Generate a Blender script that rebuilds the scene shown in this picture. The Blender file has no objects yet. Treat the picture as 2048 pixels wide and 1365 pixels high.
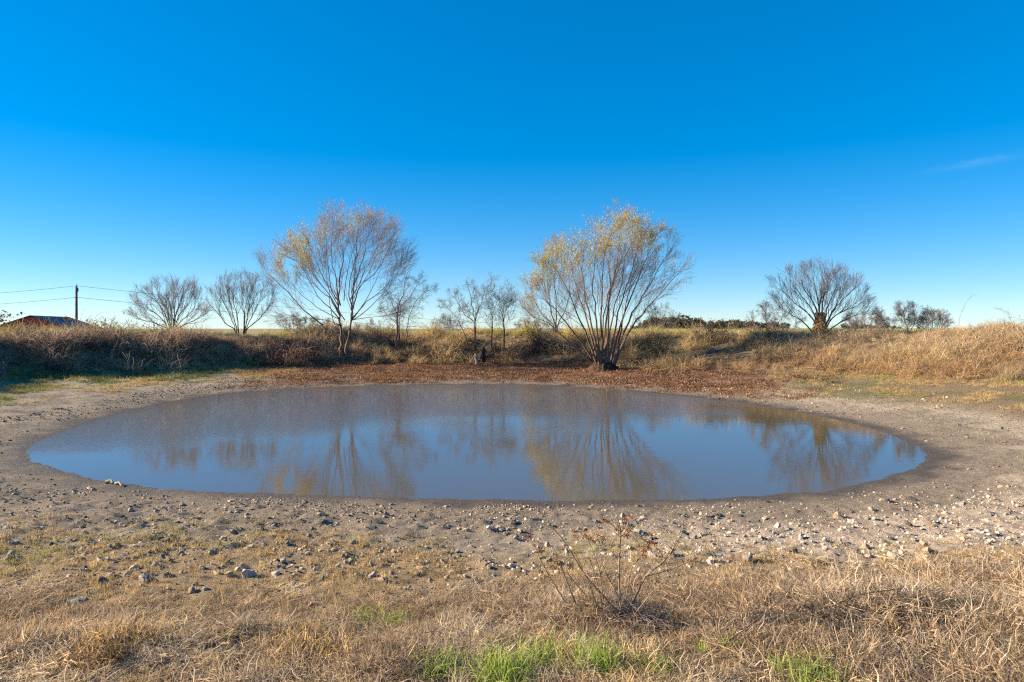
import bpy, math, random
import numpy as np
from mathutils import Vector

sc = bpy.context.scene
R = math.radians
# ------------------------------------------------------------------ camera, sky, sun, exposure
CAM_Z, F, HOR = 2.6, 1365.0, 657.0
cam_d = bpy.data.cameras.new('camera'); cam = bpy.data.objects.new('camera', cam_d)
sc.collection.objects.link(cam); sc.camera = cam
cam.location = (0, 0, CAM_Z); cam.rotation_euler = (R(90), 0, 0)
cam_d.sensor_width = 36; cam_d.lens = 36 * F / 2048
cam_d.shift_y = (HOR - 682.5) / 2048
cam_d.clip_end = 9000; cam_d.clip_start = 0.05

SUN_AZ, SUN_EL = R(4), R(22.5)          # sun stands to the left, a little behind the pond
sun_vec = (-math.cos(SUN_AZ) * math.cos(SUN_EL), math.sin(SUN_AZ) * math.cos(SUN_EL), math.sin(SUN_EL))
w = bpy.data.worlds.new('World'); sc.world = w; w.use_nodes = True
nt = w.node_tree; nt.nodes.clear()
sky = nt.nodes.new('ShaderNodeTexSky'); sky.sky_type = 'NISHITA'; sky.sun_disc = False
sky.sun_elevation = SUN_EL
sky.sun_rotation = math.atan2(sun_vec[0], sun_vec[1])
sky.altitude = 200; sky.air_density = 0.8; sky.dust_density = 0.0; sky.ozone_density = 3.0
hs = nt.nodes.new('ShaderNodeHueSaturation'); hs.inputs['Saturation'].default_value = 1.6
sg = nt.nodes.new('ShaderNodeGamma'); sg.inputs[1].default_value = 0.66
sm = nt.nodes.new('ShaderNodeMix'); sm.data_type = 'RGBA'; sm.blend_type = 'MULTIPLY'; sm.inputs[0].default_value = 1; sm.inputs[7].default_value = (.82, .95, 1.12, 1)
bg = nt.nodes.new('ShaderNodeBackground'); bg.inputs['Strength'].default_value = 0.109
wo = nt.nodes.new('ShaderNodeOutputWorld')
nt.links.new(sky.outputs[0], sm.inputs[6]); nt.links.new(sm.outputs[2], sg.inputs[0]); nt.links.new(sg.outputs[0], hs.inputs['Color']); 
tcw = nt.nodes.new('ShaderNodeTexCoord'); d0 = Vector((926 / F, 1, 330 / F)).normalized(); ax = Vector((1, -.6, .10)); ax = (ax - d0 * ax.dot(d0)).normalized(); bx_ = d0.cross(ax)
def _m(op, a, b):
    n = nt.nodes.new('ShaderNodeMath'); n.operation = op
    for i_, v_ in enumerate((a, b)):
        if hasattr(v_, 'is_linked'): nt.links.new(v_, n.inputs[i_])
        else: n.inputs[i_].default_value = v_
    return n.outputs[0]
def _dot(v_):
    n = nt.nodes.new('ShaderNodeVectorMath'); n.operation = 'DOT_PRODUCT'; nt.links.new(tcw.outputs['Generated'], n.inputs[0]); n.inputs[1].default_value = v_; return n.outputs['Value']
ua, ub, uc = _m('DIVIDE', _dot(ax), .040), _m('DIVIDE', _dot(bx_), .0045), _dot(d0)
ns = nt.nodes.new('ShaderNodeTexNoise'); ns.inputs['Scale'].default_value = 2.2; ns.inputs['Detail'].default_value = 6; cv = nt.nodes.new('ShaderNodeCombineXYZ'); nt.links.new(ua, cv.inputs[0]); nt.links.new(_m('MULTIPLY', ub, .35), cv.inputs[1]); nt.links.new(cv.outputs[0], ns.inputs['Vector'])
ub2 = _m('ADD', ub, _m('MULTIPLY', _m('SUBTRACT', ns.outputs['Fac'], .5), 3.0))
wisp = _m('MULTIPLY', _m('MULTIPLY', _m('POWER', 2.718, _m('MULTIPLY', _m('ADD', _m('MULTIPLY', ua, ua), _m('MULTIPLY', ub2, ub2)), -1.0)), ns.outputs['Fac']), _m('GREATER_THAN', uc, 0.0))
wm_ = nt.nodes.new('ShaderNodeMix'); wm_.data_type = 'RGBA'; nt.links.new(_m('MULTIPLY', wisp, .07), wm_.inputs[0]); nt.links.new(hs.outputs[0], wm_.inputs[6]); wm_.inputs[7].default_value = (4.2, 4.8, 5.2, 1)
nt.links.new(wm_.outputs[2], bg.inputs[0]); nt.links.new(bg.outputs[0], wo.inputs[0])
sd = bpy.data.lights.new('sun', 'SUN'); sd.energy = 5.0; sd.angle = R(0.55); sd.color = (1.0, 0.85, 0.64)
so = bpy.data.objects.new('sun', sd); sc.collection.objects.link(so)
so.rotation_euler = Vector(sun_vec).to_track_quat('Z', 'Y').to_euler()
sc.view_settings.view_transform = 'Standard'; sc.view_settings.look = 'None'
sc.view_settings.exposure = 1.42; sc.view_settings.gamma = 1.0
sc.view_settings.use_curve_mapping = False
sc.render.engine = 'CYCLES'
sc.cycles.use_denoising = False; sc.cycles.filter_width = 1.25; sc.cycles.max_bounces = 6; sc.cycles.transparent_max_bounces = 4

# ------------------------------------------------------------------ numeric helpers
rng = np.random.default_rng(11)

def sstep(a, b, x):
    t = np.clip((np.asarray(x, float) - a) / (b - a), 0, 1); return t * t * (3 - 2 * t)

def _h(ix, iy, seed):
    n = (ix.astype(np.int64) * 374761393 + iy.astype(np.int64) * 668265263 + seed * 974711) & 0x7fffffff
    n = ((n ^ (n >> 13)) * 1274126177) & 0x7fffffff
    return ((n ^ (n >> 16)) & 0xffff) / 65535.0

def vnoise(x, y, seed=0):
    ix, iy = np.floor(x), np.floor(y); fx, fy = x - ix, y - iy
    ux, uy = fx * fx * (3 - 2 * fx), fy * fy * (3 - 2 * fy)
    a, b = _h(ix, iy, seed), _h(ix + 1, iy, seed); c, d = _h(ix, iy + 1, seed), _h(ix + 1, iy + 1, seed)
    return a + (b - a) * ux + (c - a) * uy + (a - b - c + d) * ux * uy

def fbm(x, y, f=1.0, o=4, seed=0):
    x = np.asarray(x, float); y = np.asarray(y, float); v = 0; a = .5; t = 0
    for k in range(o):
        v = v + a * vnoise(x * f, y * f, seed + k * 17); t += a; a *= .5; f *= 2.03
    return v / t

# pond outline: read off the photograph, carried to the water level z = 0
_px = [(48,912),(62,893),(100,872),(200,838),(300,813),(400,796),(500,785),(640,776),(760,772),(900,770.5),(1040,770.5),(1150,775),
       (1250,782),(1400,796),(1500,809),(1600,825),(1700,846),(1780,868),(1830,890),(1855,912),(1850,930),(1800,952),(1700,974),
       (1600,987),(1450,997),(1200,1001),(1000,1001),(700,994),(500,988),(300,975),(200,964),(120,947),(70,930)]
_pp = []
for a, b in _px:
    d = CAM_Z * F / (b - HOR); _pp.append(((a - 1024) / F * d, d))
_pp = np.array(_pp)
def catmull(P, n, closed=False):
    P = np.asarray(P, float); out = []
    m = len(P)
    for i in range(m if closed else m - 1):
        if closed: p0, p1, p2, p3 = P[i - 1], P[i], P[(i + 1) % m], P[(i + 2) % m]
        else: p0, p1, p2, p3 = P[max(i - 1, 0)], P[i], P[i + 1], P[min(i + 2, m - 1)]
        for t in np.arange(n) / n:
            out.append(.5 * (2 * p1 + (p2 - p0) * t + (2 * p0 - 5 * p1 + 4 * p2 - p3) * t * t + (3 * p1 - p0 - 3 * p2 + p3) * t ** 3))
    if not closed: out.append(P[-1])
    return np.array(out)
POND = catmull(_pp, 2, True)

def _sd(x, y):
    x = np.asarray(x, float); y = np.asarray(y, float)
    best = np.full(x.shape, 1e18); ins = np.zeros(x.shape, bool)
    A = POND; B = np.roll(POND, -1, 0)
    for (ax, ay), (bx, by) in zip(A, B):
        ex, ey = bx - ax, by - ay; wx, wy = x - ax, y - ay
        t = np.clip((wx * ex + wy * ey) / (ex * ex + ey * ey), 0, 1)
        best = np.minimum(best, (wx - ex * t) ** 2 + (wy - ey * t) ** 2)
        c = ((ay > y) != (by > y)); xi = ax + (y - ay) / (by - ay + 1e-12) * ex
        ins ^= c & (x < xi)
    d = np.sqrt(best); return np.where(ins, -d, d)
# cached signed distance on a 0.2 m lattice
GX0, GY0, GS = -60.0, -6.0, 0.2
_gx = np.arange(GX0, 60, GS); _gy = np.arange(GY0, 80, GS)
_SD = _sd(*np.meshgrid(_gx, _gy))
def sdist(x, y):
    x = np.asarray(x, float); y = np.asarray(y, float)
    fx = np.clip((x - GX0) / GS, 0, len(_gx) - 1.001); fy = np.clip((y - GY0) / GS, 0, len(_gy) - 1.001)
    i = fx.astype(int); j = fy.astype(int); u = fx - i; v = fy - j
    s = (_SD[j, i] * (1 - u) + _SD[j, i + 1] * u) * (1 - v) + (_SD[j + 1, i] * (1 - u) + _SD[j + 1, i + 1] * u) * v
    far = np.hypot(np.maximum(np.abs(x) - 59.5, 0), np.maximum(np.maximum(y - 79.5, -5.5 - y), 0))
    return s + far + (fbm(x, y, 1.4, 4, 5) - .5) * .34 * sstep(25, 12, np.abs(y))

def U(x, y): return np.clip(np.asarray(x, float) / np.maximum(np.asarray(y, float), 1.0), -1.1, 1.1)
_uk = [-.95, -.72, -.5, -.33, -.2, 0, .15, .3, .5, .72, .95]
def foot(x, y):  return np.interp(U(x, y), _uk, [8.2, 8.2, 7.6, 7.6, 8.6, 8.2, 7.0, 6.6, 8.6, 9.6, 10]) + (fbm(x, y, .35, 2, 9) - .5) * 1.6
def crest(x, y): return np.interp(U(x, y), _uk, [12.8, 12.8, 12.6, 12.8, 13.2, 13.4, 12.6, 12.5, 14, 15.0, 15.5])
def crestz(x, y): return np.interp(U(x, y), _uk, [2.1, 2.1, 2.1, 2.05, 2.1, 2.2, 2.1, 2.05, 2.25, 2.4, 2.4])

def ground(x, y, fine=True):
    x = np.asarray(x, float); y = np.asarray(y, float)
    s = sdist(x, y)
    so_ = np.maximum(s, 0)
    z = np.where(s > 0, .012 + .035 * np.minimum(so_, .5) + .072 * np.clip(so_ - .5, 0, 9), -.30 * sstep(0, 3, -s) - .02 * sstep(0, .3, -s))
    f_, c_ = foot(x, y), crest(x, y)
    wb = sstep(5, 11, y)
    zb = crestz(x, y) + (fbm(x, y, .3, 3, 21) - .5) * .5
    tb = np.clip((s - f_ + .5) / (c_ - f_ + .5), 0, 1); lf = sstep(-.05, -.3, U(x, y))
    up = sstep(0, 1, tb) * (1 - lf) + lf * (1 - (1 - sstep(0, .8, tb)) ** 1.5) * (.72 + .28 * tb)
    z = z + wb * up * (zb - z)
    fieldz = np.interp(x, [-60, -25, 0, 12], [-.25, -.2, 1.6, 2.05])
    back = sstep(0, 9, s - c_ - 1.5) * wb
    z = z + back * (fieldz - z)
    for mx, my, sx, sy, hh in ((.70, 5.30, .42, .22, .13), (2.75, 5.25, .75, .30, .16), (4.2, 4.9, .5, .35, .14), (-1.9, 4.7, .6, .3, .10), (-3.3, 4.5, .7, .35, .10), (-.6, 4.4, .5, .3, .09)):
        z = z + hh * np.exp(-((x - mx) / sx) ** 2 - ((y - my) / sy) ** 2)
    if fine:
        near = sstep(60, 25, y) * sstep(-.05, .6, s)
        z = z + near * ((fbm(x, y, .8, 3, 31) - .5) * .08 + (fbm(x, y, 4.5, 3, 37) - .5) * .05 * sstep(.2, 1.5, s) + (np.abs(fbm(x, y, 8.5, 3, 39) - .5)) * .075 * sstep(.2, 1.5, s))
        cl = np.abs(fbm(x, y, 7.0, 2, 43) - .5) * 2
        z = z + near * sstep(.5, 1.4, s) * sstep(5.5, 2.5, s) * (cl ** 1.5) * .075
    return z

def hit(px, py, d0=2.2, d1=70):
    """point where the sight line of a photo pixel meets the ground"""
    d = np.linspace(d0, d1, 3000); x = (px - 1024) / F * d; zr = CAM_Z - (py - HOR) / F * d
    k = np.where(ground(x, d) >= zr)[0]
    i = k[0] if len(k) else len(d) - 1
    return np.array([x[i], d[i], float(ground(x[i:i + 1], d[i:i + 1])[0])])
def at(px, py, d): return np.array([(px - 1024) / F * d, d, CAM_Z - (py - HOR) / F * d])

# ------------------------------------------------------------------ object helpers
def tag(o, label=None, cat=None, group=None, kind=None):
    for k, v in (('label', label), ('category', cat), ('group', group), ('kind', kind)):
        if v: o[k] = v
    return o
def obj(name, data, parent=None, loc=None):
    o = bpy.data.objects.new(name, data); sc.collection.objects.link(o)
    if parent: o.parent = parent
    if loc is not None: o.location = loc
    return o
def thing(name, label, cat, loc, group=None):
    o = obj(name, None, loc=tuple(float(v) for v in loc)); o.empty_display_size = .2
    return tag(o, label, cat, group)
def mesh(name, V, Fc, mat, smooth=False):
    m = bpy.data.meshes.new(name)
    V = np.asarray(V, np.float32).reshape(-1, 3)
    if isinstance(Fc, np.ndarray):
        k = Fc.shape[1]; n = len(Fc)
        m.vertices.add(len(V)); m.vertices.foreach_set('co', V.ravel())
        m.loops.add(n * k); m.loops.foreach_set('vertex_index', Fc.astype(np.int32).ravel())
        m.polygons.add(n); m.polygons.foreach_set('loop_start', np.arange(0, n * k, k, dtype=np.int32))
        m.update(calc_edges=True)
    else:
        m.from_pydata(V.tolist(), [], Fc)
    if smooth: m.polygons.foreach_set('use_smooth', np.ones(len(m.polygons), bool))
    if mat: m.materials.append(mat)
    m.validate(); return m

def tubes(polys, sides=4):
    """polys: list of (points Nx3, radii N) -> verts, tri/quad array"""
    VV, FF, off = [], [], 0
    ang = np.arange(sides) * 2 * math.pi / sides
    ca, sa = np.cos(ang), np.sin(ang)
    for P, r in polys:
        P = np.asarray(P, float); n = len(P)
        T = np.gradient(P, axis=0); T /= np.linalg.norm(T, axis=1)[:, None] + 1e-9
        ref = np.array([1., .13, .07]) if abs(T[0][0]) < .8 else np.array([.1, 1., .05])
        A = np.cross(T, ref); A /= np.linalg.norm(A, axis=1)[:, None] + 1e-9
        B = np.cross(T, A)
        V = P[:, None, :] + np.asarray(r)[:, None, None] * (A[:, None, :] * ca[None, :, None] + B[:, None, :] * sa[None, :, None])
        VV.append(V.reshape(-1, 3))
        i = np.arange(n - 1)[:, None] * sides; j = np.arange(sides)[None, :]; j2 = (j + 1) % sides
        FF.append((np.stack([i + j, i + j2, i + sides + j2, i + sides + j], -1).reshape(-1, 4)) + off)
        off += n * sides
    return np.concatenate(VV), np.concatenate(FF)

def box_v(x0, x1, y0, y1, z0, z1):
    V = [(x0,y0,z0),(x1,y0,z0),(x1,y1,z0),(x0,y1,z0),(x0,y0,z1),(x1,y0,z1),(x1,y1,z1),(x0,y1,z1)]
    return V, [(0,3,2,1),(4,5,6,7),(0,1,5,4),(1,2,6,5),(2,3,7,6),(3,0,4,7)]

# ------------------------------------------------------------------ materials
def new_mat(name):
    m = bpy.data.materials.new(name); m.use_nodes = True
    t = m.node_tree; b = t.nodes['Principled BSDF']; return m, t, b
def N(t, typ, **kw):
    n = t.nodes.new(typ)
    for k, v in kw.items(): setattr(n, k, v)
    return n
def mixc(t, a, b, fac, mode='MIX'):
    n = t.nodes.new('ShaderNodeMix'); n.data_type = 'RGBA'; n.blend_type = mode
    for s, v in ((n.inputs[0], fac), (n.inputs[6], a), (n.inputs[7], b)):
        if hasattr(v, 'is_linked'): t.links.new(v, s)
        elif isinstance(v, (int, float)): s.default_value = v
        else: s.default_value = (*v, 1)
    return n.outputs[2]
def noise(t, scale, detail=4, rough=.6, coord='Object'):
    tc = N(t, 'ShaderNodeTexCoord'); n = N(t, 'ShaderNodeTexNoise')
    n.inputs['Scale'].default_value = scale; n.inputs['Detail'].default_value = detail; n.inputs['Roughness'].default_value = rough
    t.links.new(tc.outputs[coord], n.inputs['Vector']); return n.outputs['Fac']
def mathn(t, op, a, b=None, c=None):
    n = N(t, 'ShaderNodeMath', operation=op)
    for i, v in enumerate((a, b, c)):
        if v is None: continue
        if hasattr(v, 'is_linked'): t.links.new(v, n.inputs[i])
        else: n.inputs[i].default_value = v
    return n.outputs[0]
def maprange(t, v, a, b, c, d):
    n = N(t, 'ShaderNodeMapRange'); t.links.new(v, n.inputs[0])
    for i, q in enumerate((a, b, c, d)): n.inputs[i + 1].default_value = q
    return n.outputs[0]

def m_ground():
    m, t, b = new_mat('earth')
    a = N(t, 'ShaderNodeAttribute', attribute_name='tint'); wv = N(t, 'ShaderNodeAttribute', attribute_name='wet')
    n1 = noise(t, 11, 9, .78); n2 = noise(t, 62, 6, .75)
    g = mathn(t, 'ADD', maprange(t, n1, .3, .7, .55, 1.35), maprange(t, n2, .3, .7, -.35, .35))
    cmb = N(t, 'ShaderNodeCombineColor')
    for i in range(3): t.links.new(g, cmb.inputs[i])
    c = mixc(t, a.outputs['Color'], cmb.outputs[0], 1.0, 'MULTIPLY')
    t.links.new(c, b.inputs['Base Color'])
    t.links.new(maprange(t, wv.outputs['Fac'], 0, 1, .95, .55), b.inputs['Roughness'])
    b.inputs['Specular IOR Level'].default_value = .3
    bp = N(t, 'ShaderNodeBump'); bp.inputs['Strength'].default_value = 1.0; bp.inputs['Distance'].default_value = .05
    t.links.new(mathn(t, 'ADD', n1, mathn(t, 'MULTIPLY', n2, .5)), bp.inputs['Height']); t.links.new(bp.outputs[0], b.inputs['Normal'])
    return m

def m_inst(name, trans=.3, rough=.8, vary=.45, base=None):
    """material of scattered pieces: the piece's own tint, varied from blade to blade"""
    m, t, b = new_mat(name)
    if base is None:
        a = N(t, 'ShaderNodeAttribute', attribute_name='tint', attribute_type='INSTANCER'); col = a.outputs['Color']
    else:
        rg = N(t, 'ShaderNodeRGB'); rg.outputs[0].default_value = (*base, 1); col = rg.outputs[0]
    g = N(t, 'ShaderNodeNewGeometry')
    h = N(t, 'ShaderNodeHueSaturation'); t.links.new(col, h.inputs['Color'])
    r = g.outputs['Random Per Island']
    t.links.new(maprange(t, r, 0, 1, 1 - vary, 1 + vary), h.inputs['Value'])
    r2 = mathn(t, 'FRACT', mathn(t, 'MULTIPLY', r, 37.7))
    t.links.new(maprange(t, r2, 0, 1, .7, 1.15), h.inputs['Saturation'])
    t.links.new(h.outputs[0], b.inputs['Base Color']); b.inputs['Roughness'].default_value = rough
    b.inputs['Specular IOR Level'].default_value = .25
    if trans:
        tr = N(t, 'ShaderNodeBsdfTranslucent'); t.links.new(h.outputs[0], tr.inputs['Color'])
        mx = N(t, 'ShaderNodeMixShader'); mx.inputs[0].default_value = trans
        o = t.nodes['Material Output']
        t.links.new(b.outputs[0], mx.inputs[1]); t.links.new(tr.outputs[0], mx.inputs[2]); t.links.new(mx.outputs[0], o.inputs['Surface'])
    return m

def m_bark(name, c0, c1, scale=14):
    m, t, b = new_mat(name)
    t.links.new(mixc(t, c0, c1, maprange(t, noise(t, scale, 5, .7), .35, .65, 0, 1)), b.inputs['Base Color'])
    b.inputs['Roughness'].default_value = .85; b.inputs['Specular IOR Level'].default_value = .2
    bp = N(t, 'ShaderNodeBump'); bp.inputs['Strength'].default_value = .6; bp.inputs['Distance'].default_value = .02
    t.links.new(noise(t, scale * 2.5, 4), bp.inputs['Height']); t.links.new(bp.outputs[0], b.inputs['Normal'])
    return m

def m_stone(name, c0, c1):
    m, t, b = new_mat(name)
    oi = N(t, 'ShaderNodeObjectInfo')
    col = mixc(t, c0, c1, maprange(t, noise(t, 2.2, 6, .7), .35, .68, 0, 1))
    h = N(t, 'ShaderNodeHueSaturation'); t.links.new(col, h.inputs['Color'])
    t.links.new(maprange(t, oi.outputs['Random'], 0, 1, .75, 1.2), h.inputs['Value'])
    t.links.new(h.outputs[0], b.inputs['Base Color']); b.inputs['Roughness'].default_value = .9
    bp = N(t, 'ShaderNodeBump'); bp.inputs['Strength'].default_value = .55; bp.inputs['Distance'].default_value = .12
    t.links.new(noise(t, 4, 8, .7), bp.inputs['Height']); t.links.new(bp.outputs[0], b.inputs['Normal'])
    return m

def m_water():
    m, t, b = new_mat('pond_water')
    b.inputs['Base Color'].default_value = (.115, .090, .052, 1)
    b.inputs['IOR'].default_value = 1.6; b.inputs['Roughness'].default_value = .015
    tc = N(t, 'ShaderNodeTexCoord')
    def nz(sx, sy, sc_, det):
        mp = N(t, 'ShaderNodeMapping'); mp.inputs['Scale'].default_value = (sx, sy, 1)
        t.links.new(tc.outputs['Object'], mp.inputs['Vector'])
        n = N(t, 'ShaderNodeTexNoise'); n.inputs['Scale'].default_value = sc_; n.inputs['Detail'].default_value = det
        t.links.new(mp.outputs[0], n.inputs['Vector']); return n.outputs['Fac']
    a = N(t, 'ShaderNodeAttribute', attribute_name='ripple')
    fine_ = nz(1, 1.6, 9, 3); broad = nz(.7, 1.3, 2.2, 2)
    hgt = mathn(t, 'ADD', mathn(t, 'MULTIPLY', mathn(t, 'MULTIPLY', fine_, a.outputs['Fac']), .012), mathn(t, 'MULTIPLY', broad, .0013))
    bp = N(t, 'ShaderNodeBump'); bp.inputs['Strength'].default_value = 1.0; bp.inputs['Distance'].default_value = 1.0
    t.links.new(hgt, bp.inputs['Height']); t.links.new(bp.outputs[0], b.inputs['Normal'])
    return m

M_EARTH = m_ground(); M_WATER = m_water()
M_BLADE = m_inst('dry_blades', .38, .75, .45)
M_BITS = m_inst('loose_bits', 0, .9, .35)
M_BARK_W = m_bark('willow_bark', (.11, .068, .048), (.25, .16, .11))
M_TWIG_W = m_bark('willow_twig', (.28, .195, .16), (.42, .32, .27))
M_BARK_D = m_bark('dark_bark', (.06, .042, .034), (.14, .10, .08))
M_TWIG_D = m_bark('dark_twig', (.17, .125, .115), (.29, .22, .20))
M_LEAF_W = m_inst('willow_leaf', .45, .6, .35, (.56, .49, .11))
M_LEAF_D = m_inst('dead_leaf', .2, .7, .4, (.16, .10, .05))
M_IVY = m_inst('dead_vine', .2, .8, .4, (.60, .36, .14))
M_EVER = m_inst('hazed_evergreen_leaf', .15, .7, .4, (.13, .115, .07))  # distance haze put into the leaf colour by lightening it
M_STRAW = m_inst('straw_blade', .3, .75, .4, (.42, .30, .16))
M_GREEN = m_inst('green_blade', .45, .6, .4, (.33, .42, .06))
M_SEED = m_inst('seed_fluff', .2, .9, .35, (.36, .18, .085))
M_STEM = m_bark('weed_stem', (.20, .14, .085), (.36, .27, .17), 30)
M_ST_PALE = m_stone('pale_limestone', (.64, .55, .44), (.40, .325, .245))
M_ST_TAN = m_stone('tan_limestone', (.52, .38, .24), (.34, .23, .14))
M_ST_GREY = m_stone('grey_limestone', (.44, .38, .31), (.24, .20, .165))
M_ST_DARK = m_stone('dark_stone', (.15, .125, .11), (.085, .07, .06))

# ------------------------------------------------------------------ ground
def ground_colour(x, y, s):
    f_, c_ = foot(x, y), crest(x, y); u = U(x, y)
    n = fbm(x, y, .5, 4, 51); n2 = fbm(x, y, 2.2, 3, 57); nb = fbm(x, y, .22, 3, 61)
    C = lambda *c: np.array(c)[None, :]
    L = lambda A, B, t: A + (B - A) * np.clip(t, 0, 1)[:, None]
    pale = C(.45, .36, .255); grey = C(.34, .27, .195); wetc = C(.10, .075, .05); tan = C(.33, .235, .14)
    orange = C(.19, .095, .05); soil = C(.20, .14, .08); green = C(.14, .14, .045); field = C(.27, .24, .075); gravel = C(.50, .39, .29)
    dk = C(.20, .16, .12)
    col = L(grey, pale, sstep(.0, .5, u + (n2 - .5) * .8) * sstep(40, 22, y))
    front = sstep(13, 9, y)
    col = L(col, gravel, front * sstep(.0, .25, u) * sstep(1.0, 2.2, s) * sstep(5.2, 3.8, s + (n - .5) * 2))
    col = L(col, dk, sstep(.46, .62, n2) * .8 * sstep(.1, .4, s) * sstep(3.6, 1.8, s + u * 2.5))
    col = L(col, tan, front * sstep(2.6, 3.6, s + (n - .5) * 2.4 - sstep(0, .4, u) * .9))
    backl = sstep(22, 27, y) * sstep(.2, .9, s + (n2 - .5)) * sstep(-.42, -.25, u + (n - .5) * .25)
    col = L(col, orange, backl * sstep(.52, .28, u + (n - .5) * .35) * (.7 + .5 * n2))
    rb = sstep(12, 14, y) * sstep(.30, .45, u) * sstep(2.2, 4.5, s + (n - .5) * 2)
    col = L(col, C(.24, .165, .095), rb)
    col = L(col, green, (sstep(.50, .60, n + (n2 - .5) * .3)) * (rb * .8 + sstep(12, 14, y) * sstep(-.33, -.42, u) * sstep(2.6, 5, s)))
    on_bank = sstep(-.4, .6, s - f_) * sstep(6, 11, y)
    col = L(col, soil, on_bank)
    col = L(col, L(field, C(.30, .22, .10), sstep(.4, .6, nb)), sstep(0, 1.5, s - c_) * sstep(6, 11, y))
    col = L(col, C(.235, .182, .13), sstep(2.3, .7, s + (n2 - .5) * 2.6 + (n - .5) * 2.0 - sstep(.3, .6, u) * .5) * .85)
    wet = sstep(.85, .1, s + (n2 - .5) * 1.1)
    col = L(col, wetc, wet)
    return np.clip(col, .01, 1), wet

def axis(fn, a, b):
    o = [a]
    while o[-1] < b: o.append(o[-1] + fn(o[-1]))
    return np.array(o)
ys = np.concatenate([[-300, -120, -50, -20, -8, -3, 0, 1, 1.8], axis(lambda v: .035 + .0048 * max(v - 2.4, 0), 2.4, 62), [66, 72, 80, 95, 120, 160, 230, 350, 600, 1100, 2200, 4500]])
xp = np.concatenate([axis(lambda v: .055 if v < 5 else .055 + .014 * (v - 5), 0, 48), [56, 70, 90, 130, 200, 350, 700, 1500, 4500]])
xs = np.concatenate([-xp[:0:-1], xp])
X, Y = np.meshgrid(xs, ys); fx, fy = X.ravel(), Y.ravel()
Z = ground(fx, fy)
nx = len(xs); ii = np.arange((len(ys) - 1) * nx).reshape(-1, nx)[:, :-1].ravel()
gm = mesh('ground', np.stack([fx, fy, Z], 1), np.stack([ii, ii + 1, ii + nx + 1, ii + nx], 1), M_EARTH, True)
col, wet = ground_colour(fx, fy, sdist(fx, fy))
ca = gm.attributes.new('tint', 'FLOAT_COLOR', 'POINT'); ca.data.foreach_set('color', np.concatenate([col, np.ones((len(col), 1))], 1).astype(np.float32).ravel())
wa = gm.attributes.new('wet', 'FLOAT', 'POINT'); wa.data.foreach_set('value', wet.astype(np.float32))
tag(obj('ground', gm), 'trampled earth basin with a muddy shore and a raised bank round it', 'ground', kind='structure')

# ------------------------------------------------------------------ water
wx = np.arange(-13, 13, .25); wy = np.arange(8, 34, .25)
WX, WY = np.meshgrid(wx, wy); wfx, wfy = WX.ravel(), WY.ravel(); ws = _sd(wfx, wfy)
ii = np.arange((len(wy) - 1) * len(wx)).reshape(-1, len(wx))[:, :-1].ravel()
Fw = np.stack([ii, ii + 1, ii + len(wx) + 1, ii + len(wx)], 1)
Fw = Fw[(ws[Fw] < 1.0).any(1)]
wm = mesh('pond', np.stack([wfx, wfy, np.zeros_like(wfx)], 1), Fw, M_WATER, True)
rip = sstep(17.0, 22.5, wfy - wfx * .45 + (fbm(wfx, wfy, .3, 3, 71) - .5) * 6)
ra = wm.attributes.new('ripple', 'FLOAT', 'POINT'); ra.data.foreach_set('value', (.05 + .95 * rip).astype(np.float32))
tag(obj('pond', wm), 'shallow brown stock pond reflecting sky and bare trees', 'pond', kind='structure')

# ------------------------------------------------------------------ scattered pieces (real geometry, instanced on points)
def blades(n, L, spread, droop, wid, seed, seg=3, lay=0.0, bend=.0):
    r = np.random.default_rng(seed); V, Fc = [], []
    for k in range(n):
        a = r.uniform(0, 2 * math.pi); ln = L * r.uniform(.45, 1.1); q = spread * math.sqrt(r.uniform())
        b = np.array([q * math.cos(r.uniform(0, 6.28)), q * math.sin(r.uniform(0, 6.28)), -.01])
        tilt = (r.uniform(.05, .95) if r.uniform() > lay else r.uniform(1.2, 1.55))
        d = np.array([math.sin(tilt) * math.cos(a), math.sin(tilt) * math.sin(a), math.cos(tilt)])
        side = np.cross(d, [0, 0, 1.]); side /= np.linalg.norm(side) + 1e-6
        if r.uniform() < .5: side = np.cross(side, d)
        w_ = wid * r.uniform(.6, 1.3); P = b.copy(); o = len(V)
        for i in range(seg):
            ww = w_ * (1 - i / seg * .7) * .5
            V += [P - side * ww, P + side * ww]
            P = P + d * ln / seg
            d = d + np.array([r.normal() * bend, r.normal() * bend, -droop * r.uniform(.2, 1.2)]); d /= np.linalg.norm(d)
            P[2] = max(P[2], .004)
        V.append(P)
        for i in range(seg - 1): Fc.append((o + 2 * i, o + 2 * i + 1, o + 2 * i + 3, o + 2 * i + 2))
        Fc.append((o + 2 * seg - 2, o + 2 * seg - 1, o + 2 * seg))
    return V, Fc

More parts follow.
